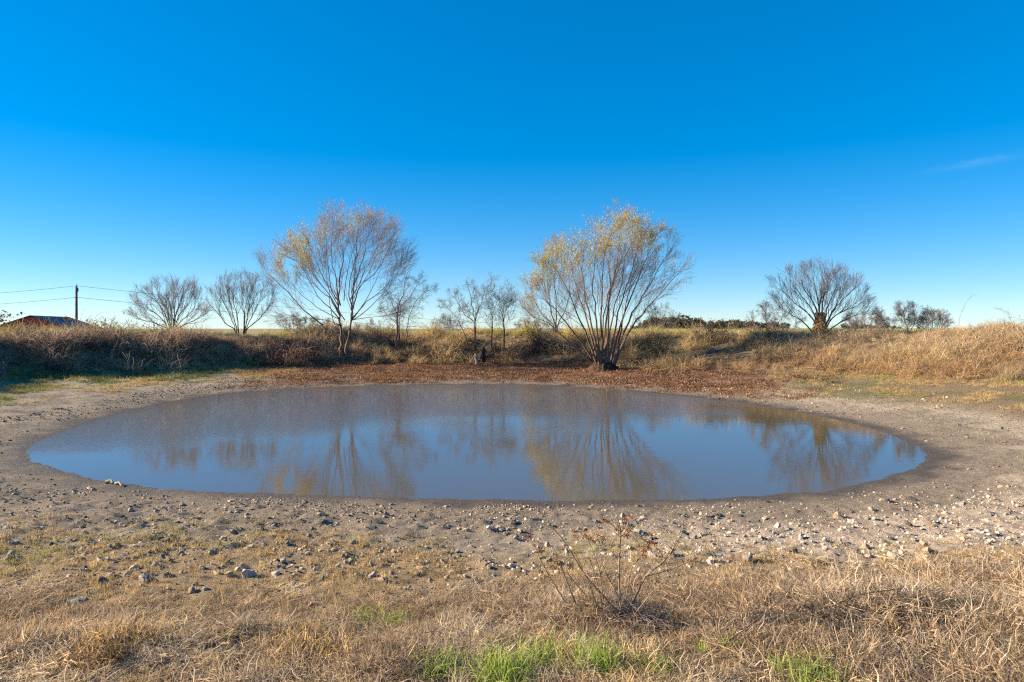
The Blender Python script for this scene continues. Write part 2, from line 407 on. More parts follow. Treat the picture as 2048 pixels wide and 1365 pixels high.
def tangle(n, L, seed, leaves=40, rad=.006):
    """arching dead canes with a few curled leaves"""
    r = np.random.default_rng(seed); polys = []; LV, LF = [], []
    for k in range(n):
        a = r.uniform(0, 6.28); P = np.array([r.normal() * .12, r.normal() * .12, 0]); t = r.uniform(.1, 1.1)
        d = np.array([math.sin(t) * math.cos(a), math.sin(t) * math.sin(a), math.cos(t)]); pts = [P.copy()]
        ln = L * r.uniform(.6, 1.3)
        for i in range(5):
            P = P + d * ln / 5; d = d + np.array([r.normal() * .25, r.normal() * .25, -.32 + r.normal() * .2]); d /= np.linalg.norm(d)
            P[2] = max(P[2], .02); pts.append(P.copy())
        pts = np.array(pts); polys.append((pts, np.linspace(rad, rad * .35, 6)))
        for q in range(leaves // n):
            c = pts[r.integers(1, 6)] + r.normal(size=3) * .05; e1 = r.normal(size=3); e1 /= np.linalg.norm(e1); e2 = np.cross(e1, r.normal(size=3)); e2 /= np.linalg.norm(e2) + 1e-6
            sz = r.uniform(.02, .05); o = len(LV); LV += [c - e1 * sz, c + e2 * sz * .5, c + e1 * sz, c - e2 * sz * .5]; LF.append((o, o + 1, o + 2, o + 3))
    V, Fc = tubes(polys, 3); V = V.tolist(); o = len(V); V += [list(v) for v in LV]
    return V, [tuple(f) for f in Fc.tolist()] + [tuple(o + i for i in f) for f in LF]

def rock_data(seed, sub=1, flat=.6, cuts=9):
    import bmesh
    r = np.random.default_rng(seed); bm = bmesh.new(); bmesh.ops.create_icosphere(bm, subdivisions=sub, radius=1)
    V = np.array([v.co[:] for v in bm.verts]); Fc = [tuple(v.index for v in f.verts) for f in bm.faces]; bm.free()
    V *= 1.25
    for k in range(cuts):                                   # planes that break facets off a boulder
        nrm = r.normal(size=3); nrm /= np.linalg.norm(nrm); h = r.uniform(.55, .95)
        dd = V @ nrm - h; V -= np.where(dd > 0, dd, 0)[:, None] * nrm
    V += r.normal(size=V.shape) * .035
    V *= np.array([1, r.uniform(.65, .95), flat * r.uniform(.8, 1.2)])
    V[:, 2] += .25 * flat
    return V, Fc

_coll_n = 0
def proto_coll(name, datas, mat):
    c = bpy.data.collections.new(name)
    for i, (V, Fc) in enumerate(datas):
        me = mesh(name, V, Fc, mat); c.objects.link(bpy.data.objects.new(name + '_%02d' % i, me))
    return c

def gn_tree():
    g = bpy.data.node_groups.new('scatter', 'GeometryNodeTree')
    g.interface.new_socket('Geometry', in_out='INPUT', socket_type='NodeSocketGeometry')
    g.interface.new_socket('Geometry', in_out='OUTPUT', socket_type='NodeSocketGeometry')
    g.interface.new_socket('Pieces', in_out='INPUT', socket_type='NodeSocketCollection')
    i = g.nodes.new('NodeGroupInput'); o = g.nodes.new('NodeGroupOutput')
    ip = g.nodes.new('GeometryNodeInstanceOnPoints'); ci = g.nodes.new('GeometryNodeCollectionInfo')
    ci.inputs['Separate Children'].default_value = True; ci.inputs['Reset Children'].default_value = True
    def na(nm, ty):
        n = g.nodes.new('GeometryNodeInputNamedAttribute'); n.data_type = ty; n.inputs['Name'].default_value = nm; return n.outputs['Attribute']
    e = g.nodes.new('FunctionNodeEulerToRotation')
    g.links.new(i.outputs['Geometry'], ip.inputs['Points']); g.links.new(i.outputs['Pieces'], ci.inputs['Collection'])
    g.links.new(ci.outputs[0], ip.inputs['Instance']); ip.inputs['Pick Instance'].default_value = True
    g.links.new(na('idx', 'INT'), ip.inputs['Instance Index']); g.links.new(na('rot', 'FLOAT_VECTOR'), e.inputs[0])
    g.links.new(e.outputs[0], ip.inputs['Rotation']); g.links.new(na('scl', 'FLOAT_VECTOR'), ip.inputs['Scale'])
    g.links.new(ip.outputs[0], o.inputs[0]); return g
GN = gn_tree()
def scatter(name, label, cat, P, scl, tint, coll, tilt=.15, seed=0, upz=None, kind='stuff'):
    r = np.random.default_rng(seed + 100); n = len(P); nc = len(coll.objects)
    me = bpy.data.meshes.new(name); me.vertices.add(n); me.vertices.foreach_set('co', np.asarray(P, np.float32).ravel())
    def at_(nm, ty, key, v): a = me.attributes.new(nm, ty, 'POINT'); a.data.foreach_set(key, v)
    rot = np.stack([r.normal(size=n) * tilt, r.normal(size=n) * tilt, r.uniform(0, 6.283, n)], 1)
    scl = np.asarray(scl, float); scl = scl[:, None] * np.ones((1, 3)) if scl.ndim == 1 else scl
    at_('rot', 'FLOAT_VECTOR', 'vector', rot.astype(np.float32).ravel()); at_('scl', 'FLOAT_VECTOR', 'vector', scl.astype(np.float32).ravel())
    at_('idx', 'INT', 'value', r.integers(0, nc, n).astype(np.int32))
    at_('tint', 'FLOAT_COLOR', 'color', np.concatenate([np.clip(tint, .005, 1), np.ones((n, 1))], 1).astype(np.float32).ravel())
    o = obj(name, me); tag(o, label, cat, kind=kind)
    md = o.modifiers.new('scatter', 'NODES'); md.node_group = GN
    for it in GN.interface.items_tree:
        if it.name == 'Pieces': md[it.identifier] = coll
    return o
def sample(n, x0, x1, y0, y1, seed):
    r = np.random.default_rng(seed); x = r.uniform(x0, x1, n); y = r.uniform(y0, y1, n)
    k = np.abs(x) < .84 * y + 3; x, y = x[k], y[k]; return x, y, r.uniform(size=len(x)), sdist(x, y)
def tints(n, base, var=.18, seed=0, alt=None, t=None):
    r = np.random.default_rng(seed); c = np.ones((n, 1)) * np.array(base)[None, :]
    if alt is not None: c = c + (np.array(alt)[None, :] - c) * np.clip(t, 0, 1)[:, None]
    return c * (1 + r.normal(size=(n, 1)) * var)
def Pz(x, y, dz=0): return np.stack([x, y, ground(x, y) + dz], 1)

C_TUFT = proto_coll('grass_tuft', [blades(34, .17, .10, .42, .0062, k, 4, .35, .28) for k in range(10)], M_BLADE)
C_MAT = proto_coll('straw_mat', [blades(34, .22, .15, .3, .0066, 20 + k, 4, .85, .34) for k in range(10)], M_BLADE)
C_SHORT = proto_coll('short_tuft', [blades(30, .07, .06, .4, .0040, 40 + k, 2, .35, .2) for k in range(6)], M_BLADE)
C_TALL = proto_coll('tall_tuft', [blades(64, .85, .24, .6, .015, 60 + k, 5, .12, .2) for k in range(10)], M_BLADE)
C_BRAM = proto_coll('bramble', [tangle(30, 1.05, 80 + k, 45, .0075) for k in range(8)], M_BLADE)
C_LITTER = proto_coll('litter', [(lambda r: ([list(v) for v in np.concatenate([(lambda c, e1, e2: np.array([c - e1, c + e2 * .45, c + e1, c - e2 * .45]))(
    np.array([r.normal() * .16, r.normal() * .16, r.uniform(.0, .035)]), *(lambda a, z: (np.array([math.cos(a), math.sin(a), z]) * .030, np.array([-math.sin(a), math.cos(a), -z]) * .030))(r.uniform(0, 6.28), r.normal() * .5)) for _ in range(34)])],
    [tuple(range(4 * i, 4 * i + 4)) for i in range(34)]))(np.random.default_rng(200 + k)) for k in range(5)], M_BLADE)
C_PEB = proto_coll('pebble', [rock_data(300 + k, 1, .6) for k in range(8)], M_BITS)

# green tufts push through the straw: the straw keeps clear of them
GREEN = [(1192,1343,.26,.13,300,'brightest green grass tuft at the bottom below the dry weed'), (1000,1360,.24,.17,340,'wide green grass tuft at the bottom left of the brightest one'), (1310,1358,.20,.09,150,'small green grass tuft at the bottom right of the brightest one'),
         (1625,1360,.20,.22,260,'low green grass patch at the bottom below the thick grey cane'), (1085,1325,.20,.18,220,'greyish green grass tuft between the two bottom green tufts'), (880,1350,.18,.13,150,'thin green tuft left of the wide green tuft'),
         (735,1240,.13,.13,150,'dark green tuft in the straw left of the dry weed'), (790,1248,.12,.12,130,'dark green tuft just right of the other dark tuft'), (1455,1300,.14,.06,80,'tiny green tuft at the foot of the diagonal cane'), (1400,1310,.12,.06,60,'sparse green sprig right of the dry weed shadow')]
GPOS = [(*hit(g[0], g[1])[:2], g[3]) for g in GREEN]
S5 = """440,910,115,g 1840,920,90,t 600,785,75,d 850,755,95,g 970,745,75,d 40,850,50,p 85,550,50,p 60,610,50,t 450,610,32,g 580,650,40,p 635,648,35,p 780,570,45,p 950,542,30,g 985,545,42,d 1365,498,50,g 1310,525,50,g 1160,525,25,p 1060,598,45,g 1240,610,50,g 1180,695,45,p 820,702,35,d 910,680,40,p 1420,690,42,p 1690,690,55,t 1735,690,40,t 1345,735,70,t 1455,745,85,p 1615,738,65,p 1720,740,50,g 1785,578,45,t 1920,555,40,t 2040,660,50,t 1130,830,65,t 1200,820,42,g 1950,845,45,d 1475,800,35,p 1880,938,60,g 45,465,55,g 740,745,60,g 410,745,50,p 1870,765,50,t 1270,725,55,t 870,605,35,t 740,640,42,p 1540,748,50,g 820,798,35,p 980,858,45,g 1030,868,45,t 1545,560,30,p 1800,615,32,p 690,555,35,t 1100,520,35,g 640,920,30,d 300,552,30,d 130,700,28,d 1750,915,35,d 1330,665,45,d 1275,690,30,d 1290,785,28,t 1655,660,45,g 1700,655,30,d 1820,675,40,t 1840,705,35,t 560,800,25,p 700,795,28,t 500,690,35,d"""
S6 = """80,552,35,g 310,605,40,g 255,585,40,t 60,650,45,g 270,662,50,d 340,700,48,g 95,740,60,t 195,735,62,g 300,732,30,p 445,728,45,t 405,805,42,g 630,755,38,t 725,748,26,p 755,702,45,t 850,672,40,t 1000,688,52,p 795,778,52,d 1330,606,50,p 1170,640,45,p 1245,622,35,p 1340,692,50,d 1230,716,30,p 1495,422,60,p 1745,485,60,g 1835,625,65,g 1930,605,65,t 2000,482,50,p 1210,570,60,t 1545,530,42,d 620,335,36,p 1025,518,36,p 620,574,30,p 180,680,32,p 35,665,40,p 130,625,38,p 700,625,30,d 620,665,30,t 135,680,30,t 320,540,28,d 920,460,35,p 940,475,30,g 780,825,30,g"""
S7 = """805,700,68,t 930,730,78,p 435,650,95,g 215,662,52,p 585,725,45,p 700,600,55,d 1120,578,60,t 1140,628,65,t 1275,630,105,p 1510,668,45,p 1575,602,36,p 1590,650,36,p 1475,600,75,t 1460,555,60,t 1685,520,62,t 1725,675,95,p 1810,675,46,t 1900,690,60,p 1960,695,62,g 2035,695,50,p 1370,435,55,d 1245,302,40,d 1690,326,50,g 955,382,44,t 1190,706,50,p 470,840,60,p 880,582,42,p 820,478,42,p 885,528,46,p 660,464,34,p 1220,546,40,p 1400,532,40,p 1270,522,36,d 1560,416,40,p 1720,473,40,g 1990,402,50,g 1830,550,40,p 2030,618,40,p 200,848,42,t 625,762,50,t 570,602,45,g 1100,672,42,p 1070,596,40,d 1040,365,30,d 770,760,50,p 505,520,40,g 120,520,36,g 330,555,36,p 1870,495,40,d 1330,475,30,t 60,480,40,p 250,400,36,g 1480,470,60,p 1330,610,40,p 610,455,44,p 1920,470,40,p 975,470,42,p 740,515,40,p 1570,515,38,p"""
S4 = "690,943,14,p 765,915,14,p 875,940,12,p 935,945,14,p 985,890,14,p 845,855,12,p 1010,893,12,p 1195,880,12,g 1410,945,24,p 1478,910,16,t 1560,935,18,p 1500,993,20,p 1870,1060,14,p 320,850,12,p 130,912,10,p 1325,845,10,t"
stones = []
for T, ox, oy, sc_ in ((S5, 0, 900, 2.926), (S6, 680, 900, 2.926), (S7, 1348, 900, 2.926), (S4, 1400, 500, 3.16)):
    for w_ in T.split():
        a, b, c, k = w_.split(','); stones.append((ox + int(a) / sc_, oy + int(b) / sc_, int(c) / sc_, k))
stones += [(1933, 872, 12, 'd'), (1190, 1043, 14, 'p'), (1818, 1050, 10, 'd')]
r = np.random.default_rng(83)
while len(stones) < 300:
    if r.uniform() < .62: px, py = r.uniform(1250, 2040), r.normal(1072, 26); tone = 'ppptg'[r.integers(0, 5)]
    else: px, py = r.uniform(20, 1150), r.normal(1110, 32); tone = 'ptgg'[r.integers(0, 4)]
    if not (1035 < py < 1175): continue
    stones.append((px, py, min(4 + 5 * r.lognormal(0, .45), 13), tone))
STPOS = [(*hit(q[0], q[1])[:2], q[2] / F * 5.5 * .5) for q in stones if q[1] > 1085 and q[2] > 11]
def clear_of_green(x, y, f=1.0):
    m = np.ones(len(x), bool)
    for gx, gy, gr in GPOS: m &= np.hypot(x - gx, (y - gy + gr * .6) * .75) > gr * 1.0 * f
    for gx, gy, gr in STPOS: m &= np.hypot(x - gx, (y - gy + gr * 1.2) * .8) > gr * 2.0 * f
    return m
# straw sward nearest the camera
x, y, q, s = sample(52000, -7, 7, 2.1, 8.0, 1)
edge = 4.05 + 1.2 * fbm(x, y, .8, 3, 5)
dens = sstep(0, 1.5, s - edge) * sstep(.40, .60, fbm(x, y, 1.5, 3, 91)) * .66
k = (q < dens * .9) & clear_of_green(x, y); x, y, s = x[k], y[k], s[k]; n = len(x)
tt = fbm(x, y, 1.1, 3, 95)
scl = (.24 + 1.0 * sstep(.35, .75, fbm(x, y, 1.5, 3, 97))) * (.35 + .65 * sstep(4.8, 6.2, s)) * np.random.default_rng(2).uniform(.7, 1.25, n)
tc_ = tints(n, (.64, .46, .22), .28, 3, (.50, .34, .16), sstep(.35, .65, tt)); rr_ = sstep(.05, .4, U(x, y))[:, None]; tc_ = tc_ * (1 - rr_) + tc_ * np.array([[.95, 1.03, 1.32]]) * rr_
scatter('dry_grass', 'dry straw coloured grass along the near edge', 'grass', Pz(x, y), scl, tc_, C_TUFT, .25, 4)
x, y, q, s = sample(42000, -7, 7, 2.1, 7.6, 5)
k = clear_of_green(x, y, .8) & (q < sstep(4.1, 5.2, s + (fbm(x, y, 1, 3, 99) - .5) * 1.6 + .7 * U(x, y)) * .8 * (.25 + .75 * sstep(.30, .50, fbm(x, y, 1.9, 3, 93)))); x, y = x[k], y[k]; n = len(x)
scatter('straw_thatch', 'flattened greyish straw lying under the dry grass', 'straw', Pz(x, y, .01), np.random.default_rng(6).uniform(.55, 1.25, n) * (.75 + .35 * sstep(.2, .5, U(x, y))),
        tints(n, (.62, .49, .33), .3, 7, (.43, .305, .185), sstep(.3, .7, fbm(x, y, 1.1, 3, 101))), C_MAT, .12, 8)
# short growth between the stones and on the far beach
x, y, q, s = sample(230000, -20, 20, 3, 40, 9)
n1 = fbm(x, y, .9, 3, 111); u = U(x, y)
front = sstep(11, 8.5, y)
d1 = front * sstep(2.1, 3.4, s + (n1 - .5) * 2 - .7 * sstep(.1, .4, u)) * sstep(.30, .50, n1) * 1.0
d2 = sstep(11, 14, y) * sstep(2.2, 5.0, s) * sstep(.44, .6, n1) * (sstep(-.25, -.38, u) * 1.8 + sstep(.3, .45, u)) * .65
k = (q < np.maximum(d1, d2)) & (s < foot(x, y) + .8); x, y, s, u = x[k], y[k], s[k], u[k]; n = len(x)
gsel = sstep(.50, .66, fbm(x, y, .8, 3, 113)) * np.where(y > 11, 1.0, .55)
scatter('short_weeds', 'short yellow green weeds on the trodden shore', 'weeds', Pz(x, y), np.random.default_rng(10).uniform(.5, 1.3, n) * np.where(y > 11, 1.5, .95),
        tints(n, (.46, .32, .14), .22, 11, (.27, .27, .075), gsel), C_SHORT, .2, 12)
# rank green weeds at the foot of the left bank
x, y, q, s = sample(60000, -30, -4, 12, 40, 141)
u = U(x, y); nn = fbm(x, y, .6, 3, 143)
k = (q < sstep(3.6, 6.0, s + (nn - .5) * 3) * sstep(-.30, -.42, u) * sstep(.46, .62, nn) * .55) & (s < foot(x, y) + 1.0); x, y, nn = x[k], y[k], nn[k]; n = len(x)
scatter('green_weeds', 'rank green and yellow weeds along the foot of the left bank', 'weeds', Pz(x, y), np.random.default_rng(144).uniform(.6, 1.7, n), tints(n, (.15, .17, .06), .3, 145, (.48, .40, .15), sstep(.5, .66, fbm(x, y, .9, 2, 147))), C_TUFT, .2, 146)
# leaf litter under the willows and dead growth at the foot of the right bank
x, y, q, s = sample(40000, -16, 22, 22, 48, 13)
u = U(x, y); nn = fbm(x, y, .7, 3, 115)
k = (q < sstep(.3, 1.8, s + (fbm(x, y, 1.3, 3, 116) - .5) * 2.0) * sstep(.2, .42, fbm(x, y, .9, 3, 118)) * sstep(-.40, -.27, u + (nn - .5) * .2) * sstep(.48, .24, u + (nn - .5) * .35) * (.35 + .5 * nn)) & (s < foot(x, y) + 2.0); x, y = x[k], y[k]; n = len(x)
scatter('leaf_litter', 'rust coloured fallen leaves under the willows on the far shore', 'leaves', Pz(x, y, .008), np.random.default_rng(14).uniform(.8, 1.4, n),
        tints(n, (.32, .15, .068), .4, 15, (.24, .15, .085), fbm(x, y, .5, 3, 117)), C_LITTER, .05, 16)
# pebbles and clods
x, y, q, s = sample(620000, -14, 14, 3.2, 34, 17)
u = U(x, y); nn = fbm(x, y, 1.1, 3, 121)
grav = sstep(12, 9, y) * sstep(-.15, .25, u) * sstep(.9, 2.0, s) * sstep(5.4, 4.0, s) * (.35 + .6 * nn)
mud = sstep(.15, .7, s) * sstep(6.2, 3.0, s) * (.25 + .75 * sstep(.36, .56, nn)) * (1 - .55 * sstep(.1, .5, u)) * np.where(y > 11, .45, .8)
k = q < np.maximum(grav, mud); x, y, s, u, g_, m_ = x[k], y[k], s[k], u[k], grav[k], mud[k]; n = len(x); r_ = np.random.default_rng(18)
sz = r_.lognormal(-.2, .6, n) * .0112 * (1 + .035 * np.maximum(y - 8, 0))
isg = r_.uniform(size=n) < g_ / (g_ + m_ + 1e-6)
sz = sz * np.where(y > 11, .7, np.where(u > .05, .82, 1.0))
tc_ = np.where(isg[:, None], tints(n, (.50, .405, .31), .3, 19), tints(n, (.30, .235, .17), .4, 20) * np.where(y > 11, .7, 1.0)[:, None])
scatter('pebbles', 'loose pebbles and dried mud clods strewn over the shore', 'pebbles', Pz(x, y, -.003), np.clip(sz, .006, .05), tc_, C_PEB, .3, 21)
# bank growth
x, y, q, s = sample(90000, -46, 46, 9, 62, 23)
f_, c_ = foot(x, y), crest(x, y); u = U(x, y); up = (s - f_) / (c_ - f_)
nn = fbm(x, y, .45, 3, 131)
leftness = sstep(-.10, -.26, u + (nn - .5) * .2)
k = (up > -.12) & (s < c_ + 5) & (q < (.70 + .3 * sstep(.3, .45, u)) * (1 - .25 * leftness * sstep(.95, .3, up)) * sstep(-.15, .2, up + (nn - .5) * .5))
x, y, s, up, u, nn, leftness = x[k], y[k], s[k], up[k], u[k], nn[k], leftness[k]; n = len(x)
tc_ = tints(n, (.52, .37, .175), .25, 24, (.50, .45, .12), sstep(.55, 1.0, up) * sstep(.45, -.05, u) * sstep(.42, .6, nn + .1))
tc_ += (tints(n, (.56, .41, .235), .25, 25) - tc_) * (sstep(.28, .45, u) * sstep(.2, .6, up))[:, None]
tc_ += (tints(n, (.46, .29, .145), .22, 26) - tc_) * (sstep(.15, .3, u) * sstep(.45, .15, up + (nn - .5) * .5) * .85)[:, None]
tc_ += (tints(n, (.41, .285, .185), .3, 27) - tc_) * (leftness * sstep(1.05, .5, up))[:, None]
rt = sstep(.3, .5, u); scl = ((.25 + 1.0 * sstep(.3, .7, fbm(x, y, .8, 3, 133))) * (1 - rt) + rt * (.30 + .55 * fbm(x, y, 1.6, 3, 134))) * np.random.default_rng(28).uniform(.7, 1.2, n) * (1 + .12 * rt) * (1 - .45 * sstep(.85, 1.2, up)) * (.7 + .6 * sstep(.35, .65, fbm(x, y, .28, 2, 151)))
scatter('bank_grass', 'long dead grass covering the earth bank', 'grass', Pz(x, y), scl, tc_, C_TALL, .22, 29)
x, y, q, s = sample(26000, -46, 46, 9, 60, 31)
f_, c_ = foot(x, y), crest(x, y); u = U(x, y); up = (s - f_) / (c_ - f_); nn = fbm(x, y, .5, 3, 137)
leftness = sstep(.0, -.22, u + (nn - .5) * .2)
k = (up > -.02) & (up < 1.15) & (q < .05 + .34 * leftness * sstep(1.1, .6, up) * sstep(.38, .55, nn) + (.14 + .22 * sstep(.35, .1, np.abs(u)) * sstep(.75, .2, up)) * sstep(.48, .60, nn)); x, y, up, u, nn = x[k], y[k], up[k], u[k], nn[k]; n = len(x)
scatter('bank_bramble', 'tangled dead canes and brush on the earth bank', 'brush', Pz(x, y), np.random.default_rng(32).uniform(.5, 1.15, n) * (.55 + .8 * sstep(.35, .65, fbm(x, y, .25, 2, 141))),
        tints(n, (.36, .235, .165), .3, 33, (.23, .14, .105), sstep(.4, .6, nn)), C_BRAM, .25, 34)
# field behind the bank
x, y, q, s = sample(24000, -60, 75, 48, 110, 35)
k = (s > crest(x, y) + 3.5) & (q < .8); x, y = x[k], y[k]; n = len(x)
scatter('field_grass', 'yellow green pasture grass beyond the bank', 'grass', Pz(x, y), np.random.default_rng(36).uniform(.5, .95, n),
        tints(n, (.46, .43, .11), .15, 37, (.48, .37, .15), sstep(.45, .62, fbm(x, y, .12, 3, 139))), C_TALL, .15, 38)
# ------------------------------------------------------------------ trees
def unit(v): return v / (np.linalg.norm(v) + 1e-9)
def crest_d(px, extra=0.0):
    d = np.arange(12, 62, .1); x = (px - 1024) / F * d
    k = np.where(sdist(x, d) > crest(x, d))[0]; k = k[k > 40] if len(k) else k
    return float(d[k[0]] if len(k) else 44) + extra
def on_ground(px, d):
    x = (px - 1024) / F * d; return np.array([x, d, float(ground(np.array([x]), np.array([d]))[0])])

SPEC = dict(
    willow=dict(n=[15, 8, 4], ln=[2.4, 1.15, .62], ang=[.52, .46, .42], up=[.10, .05, .0], wob=[.08, .09, .12], t0=[.30, .12, .1], r=[.32, .42, .5], rmin=.0038),
    bare=dict(n=[11, 7, 4], ln=[1.7, .85, .42], ang=[.45, .45, .45], up=[.14, .12, .08], wob=[.11, .14, .16], t0=[.25, .15, .1], r=[.45, .5, .55], rmin=.0042),
    thin=dict(n=[15, 8, 4], ln=[1.5, .62, .30], ang=[.85, .8, .7], up=[.10, .06, .03], wob=[.20, .28, .3], t0=[.28, .12, .1], r=[.40, .5, .55], rmin=.0045),
    shrub=dict(n=[9, 7, 5], ln=[.8, .42, .22], ang=[.6, .7, .7], up=[.08, .05, .03], wob=[.22, .28, .3], t0=[.15, .1, .1], r=[.45, .5, .6], rmin=.0042))

def branches(P, r0, spec, r, out, tips, lvl=0, drift=None):
    """children of one limb; every child is appended to out as (points, radii)"""
    if lvl >= 3: return
    P = np.asarray(P, float); n = len(P)
    seg = np.linalg.norm(np.diff(P, axis=0), axis=1); Lp = seg.sum(); cum = np.concatenate([[0], np.cumsum(seg)]) / Lp
    cnt = spec['n'][lvl]
    cnt = max(2, int(round(cnt * (1 if lvl else min(1.3, .35 + Lp / 9.0 if spec is SPEC['willow'] else 1)))))
    for k in range(cnt):
        t = spec['t0'][lvl] + (1 - spec['t0'][lvl]) * ((k + r.uniform(0, 1)) / cnt) ** .8
        t = min(t, .985); i = min(np.searchsorted(cum, t) - 1, n - 2); i = max(i, 0)
        a = (t - cum[i]) / (cum[i + 1] - cum[i]); q = P[i] + (P[i + 1] - P[i]) * a; T = unit(P[i + 1] - P[i])
        pv = r.normal(size=3); pv = unit(pv - T * pv.dot(T)); an = spec['ang'][lvl] * r.uniform(.55, 1.35)
        d = unit(T * math.cos(an) + pv * math.sin(an))
        ln = spec['ln'][lvl] * r.uniform(.55, 1.2) * (1.2 - .82 * t)
        m = (5, 4, 3)[lvl]; pts = [q]
        for j in range(m):
            d = unit(d + r.normal(size=3) * spec['wob'][lvl] + np.array([0, 0, spec['up'][lvl]]) + (drift * (lvl * .5) if drift is not None else 0))
            pts.append(pts[-1] + d * ln / m)
        pts = np.array(pts); ra = max(r0 * (1 - .8 * t) * spec['r'][lvl], spec['rmin'])
        rr = np.linspace(ra, max(ra * .35, spec['rmin'] * .6), m + 1)
        out.append((pts, rr))
        if lvl == 2: tips.append(pts)
        branches(pts, ra, spec, r, out, tips, lvl + 1, drift)
    if lvl == 1: tips.append(P)

def leaf_mesh(tips, r, blobs, base, size, every=3, maxn=20000, lo=0):
    C = []
    for pts in tips:
        for _ in range(every):
            i = r.integers(0, len(pts) - 1); q = pts[i] + (pts[i + 1] - pts[i]) * r.uniform()
            px = q[0] / q[1] * F + 1024; py = HOR - (q[2] - CAM_Z) / q[1] * F
            p = base + sum(wt * math.exp(-(((px - bx) / rx) ** 2 + ((py - by) / ry) ** 2)) for bx, by, rx, ry, wt in blobs)
            if r.uniform() < p: C.append(q + r.normal(size=3) * .03)
    C = np.array(C[:maxn]) if C else np.zeros((0, 3)); n = len(C)
    e1 = r.normal(size=(n, 3)); e1[:, 2] -= .9; e1 /= np.linalg.norm(e1, axis=1)[:, None]
    e2 = np.cross(e1, r.normal(size=(n, 3))); e2 /= np.linalg.norm(e2, axis=1)[:, None] + 1e-9
    s = (size * r.uniform(.6, 1.3, n))[:, None]
    V = np.stack([C, C + e1 * s * .5 + e2 * s * .13, C + e1 * s, C + e1 * s * .5 - e2 * s * .13], 1).reshape(-1, 3)
    return V, np.arange(4 * n).reshape(-1, 4)

def tree(name, label, cat, base, stems, spec, seed, bark, twig, group=None, leaves=None, leafmat=None, drift=None, stemname='stem', spur=0):
    """stems: list of (world polyline, base radius)"""
    r = np.random.default_rng(seed); base = np.asarray(base, float)
    root = thing(name, label, cat, base, group)
    tw, tips = [], []
    for P, r0 in stems:
        P = catmull(np.asarray(P, float), 4); m = len(P)
        P[1:-1] += r.normal(size=(m - 2, 3)) * np.array([.03, .03, .015]) * np.linalg.norm(P[-1] - P[0]) * .17
        rr = np.maximum(r0 * (1 - np.linspace(0, 1, m) ** .8 * .9), .008)
        V, Fc = tubes([(P, rr)], 7)
        obj(stemname, mesh(stemname, V - base, Fc, bark, True), root)
        branches(P, r0, SPEC[spec], r, tw, tips, 0, drift)
    V, Fc = tubes(tw, 3)
    obj('crown', mesh('crown', V - base, Fc, twig), root)
    if leaves:
        V, Fc = leaf_mesh(tips, r, **leaves)
        if len(V): obj('leaves', mesh('leaves', V - base, Fc, leafmat), root)
    return root

def px_stems(lst, d, seed, rad, dep=1.4, base=None, sh=1.0):
    """limbs traced from photo pixels, each leaning its own way in depth"""
    r = np.random.default_rng(seed); out = []
    for k, L in enumerate(lst):
        L, rr = (L if isinstance(L, tuple) else (L, rad)); L = [(lst_x(lst) + (a - lst_x(lst)) * sh, 700 + (b - 700) * sh if b < 700 else b) for a, b in L]; m = len(L); dd = r.uniform(-dep, dep); P = []
        for i, (a, b) in enumerate(L):
            t = i / (m - 1); P.append(at(a, b, d + dd * t ** 1.2))
        if base is not None:
            P[0] = np.array(base) + np.array([(L[0][0] - base_px(base)) / F * d, r.uniform(-.35, .35), P[0][2] - base[2]])
        out.append((P, rr * r.uniform(.85, 1.15)))
    return out
def lst_x(lst): q = lst[0][0] if isinstance(lst[0], tuple) else lst[0]; return q[0][0]
def base_px(b): return b[0] / b[1] * F + 1024

def fan(base, n, H, W, seed, rad, lean=0.0, depth=.7, curve=.35):
    """stems fanning out of one foot: H tall, W wide to each side"""
    r = np.random.default_rng(seed); out = []; base = np.asarray(base, float)
    for k in range(n):
        a = (k + .5) / n * 2 - 1 + r.uniform(-.12, .12); h = H * math.sqrt(max(.12, 1 - .72 * a * a)) * r.uniform(.8, 1.04)
        tip = base + np.array([a * W + lean, r.uniform(-1, 1) * W * depth, h])
        mid = base + (tip - base) * .5 + np.array([a * W * curve * .5, 0, -h * .08 * abs(a)])
        b0 = base + np.array([a * .12, r.uniform(-.1, .1), -.08])
        out.append(([b0, b0 + (mid - b0) * .5 + r.normal(size=3) * .05, mid + r.normal(size=3) * .08, tip], rad * r.uniform(.7, 1.15)))
    return out

def m_px(d): return d / F                                         # metres per photo pixel at distance d

# the big willow on the right of the far shore
bA = hit(1208, 741); dA = bA[1]
SA = [[(1193,728),(1168,660),(1135,580),(1098,512)], [(1197,728),(1176,650),(1150,565),(1132,490)], [(1200,728),(1182,640),(1163,550),(1168,475)],
      [(1203,730),(1192,640),(1186,560),(1192,462)], [(1206,728),(1204,630),(1207,530),(1222,440)], [(1210,730),(1214,620),(1236,520),(1248,424)],
      [(1214,730),(1228,630),(1250,530),(1256,430)], [(1218,730),(1240,620),(1268,530),(1290,440)], [(1222,728),(1252,620),(1290,530),(1322,450)],
      [(1226,728),(1262,640),(1300,570),(1348,490)], [(1230,730),(1268,650),(1310,600),(1362,540)], [(1212,730),(1222,600),(1218,520),(1205,480)],
      [(1190,728),(1150,670),(1110,620),(1075,590)], [(1186,726),(1140,690),(1100,650),(1066,632)], [(1228,730),(1245,660),(1262,580),(1305,500)],
      [(1208,730),(1206,650),(1226,560),(1270,470)]]
stA = px_stems(SA, dA, 3, .066, 2.0, bA, .94)
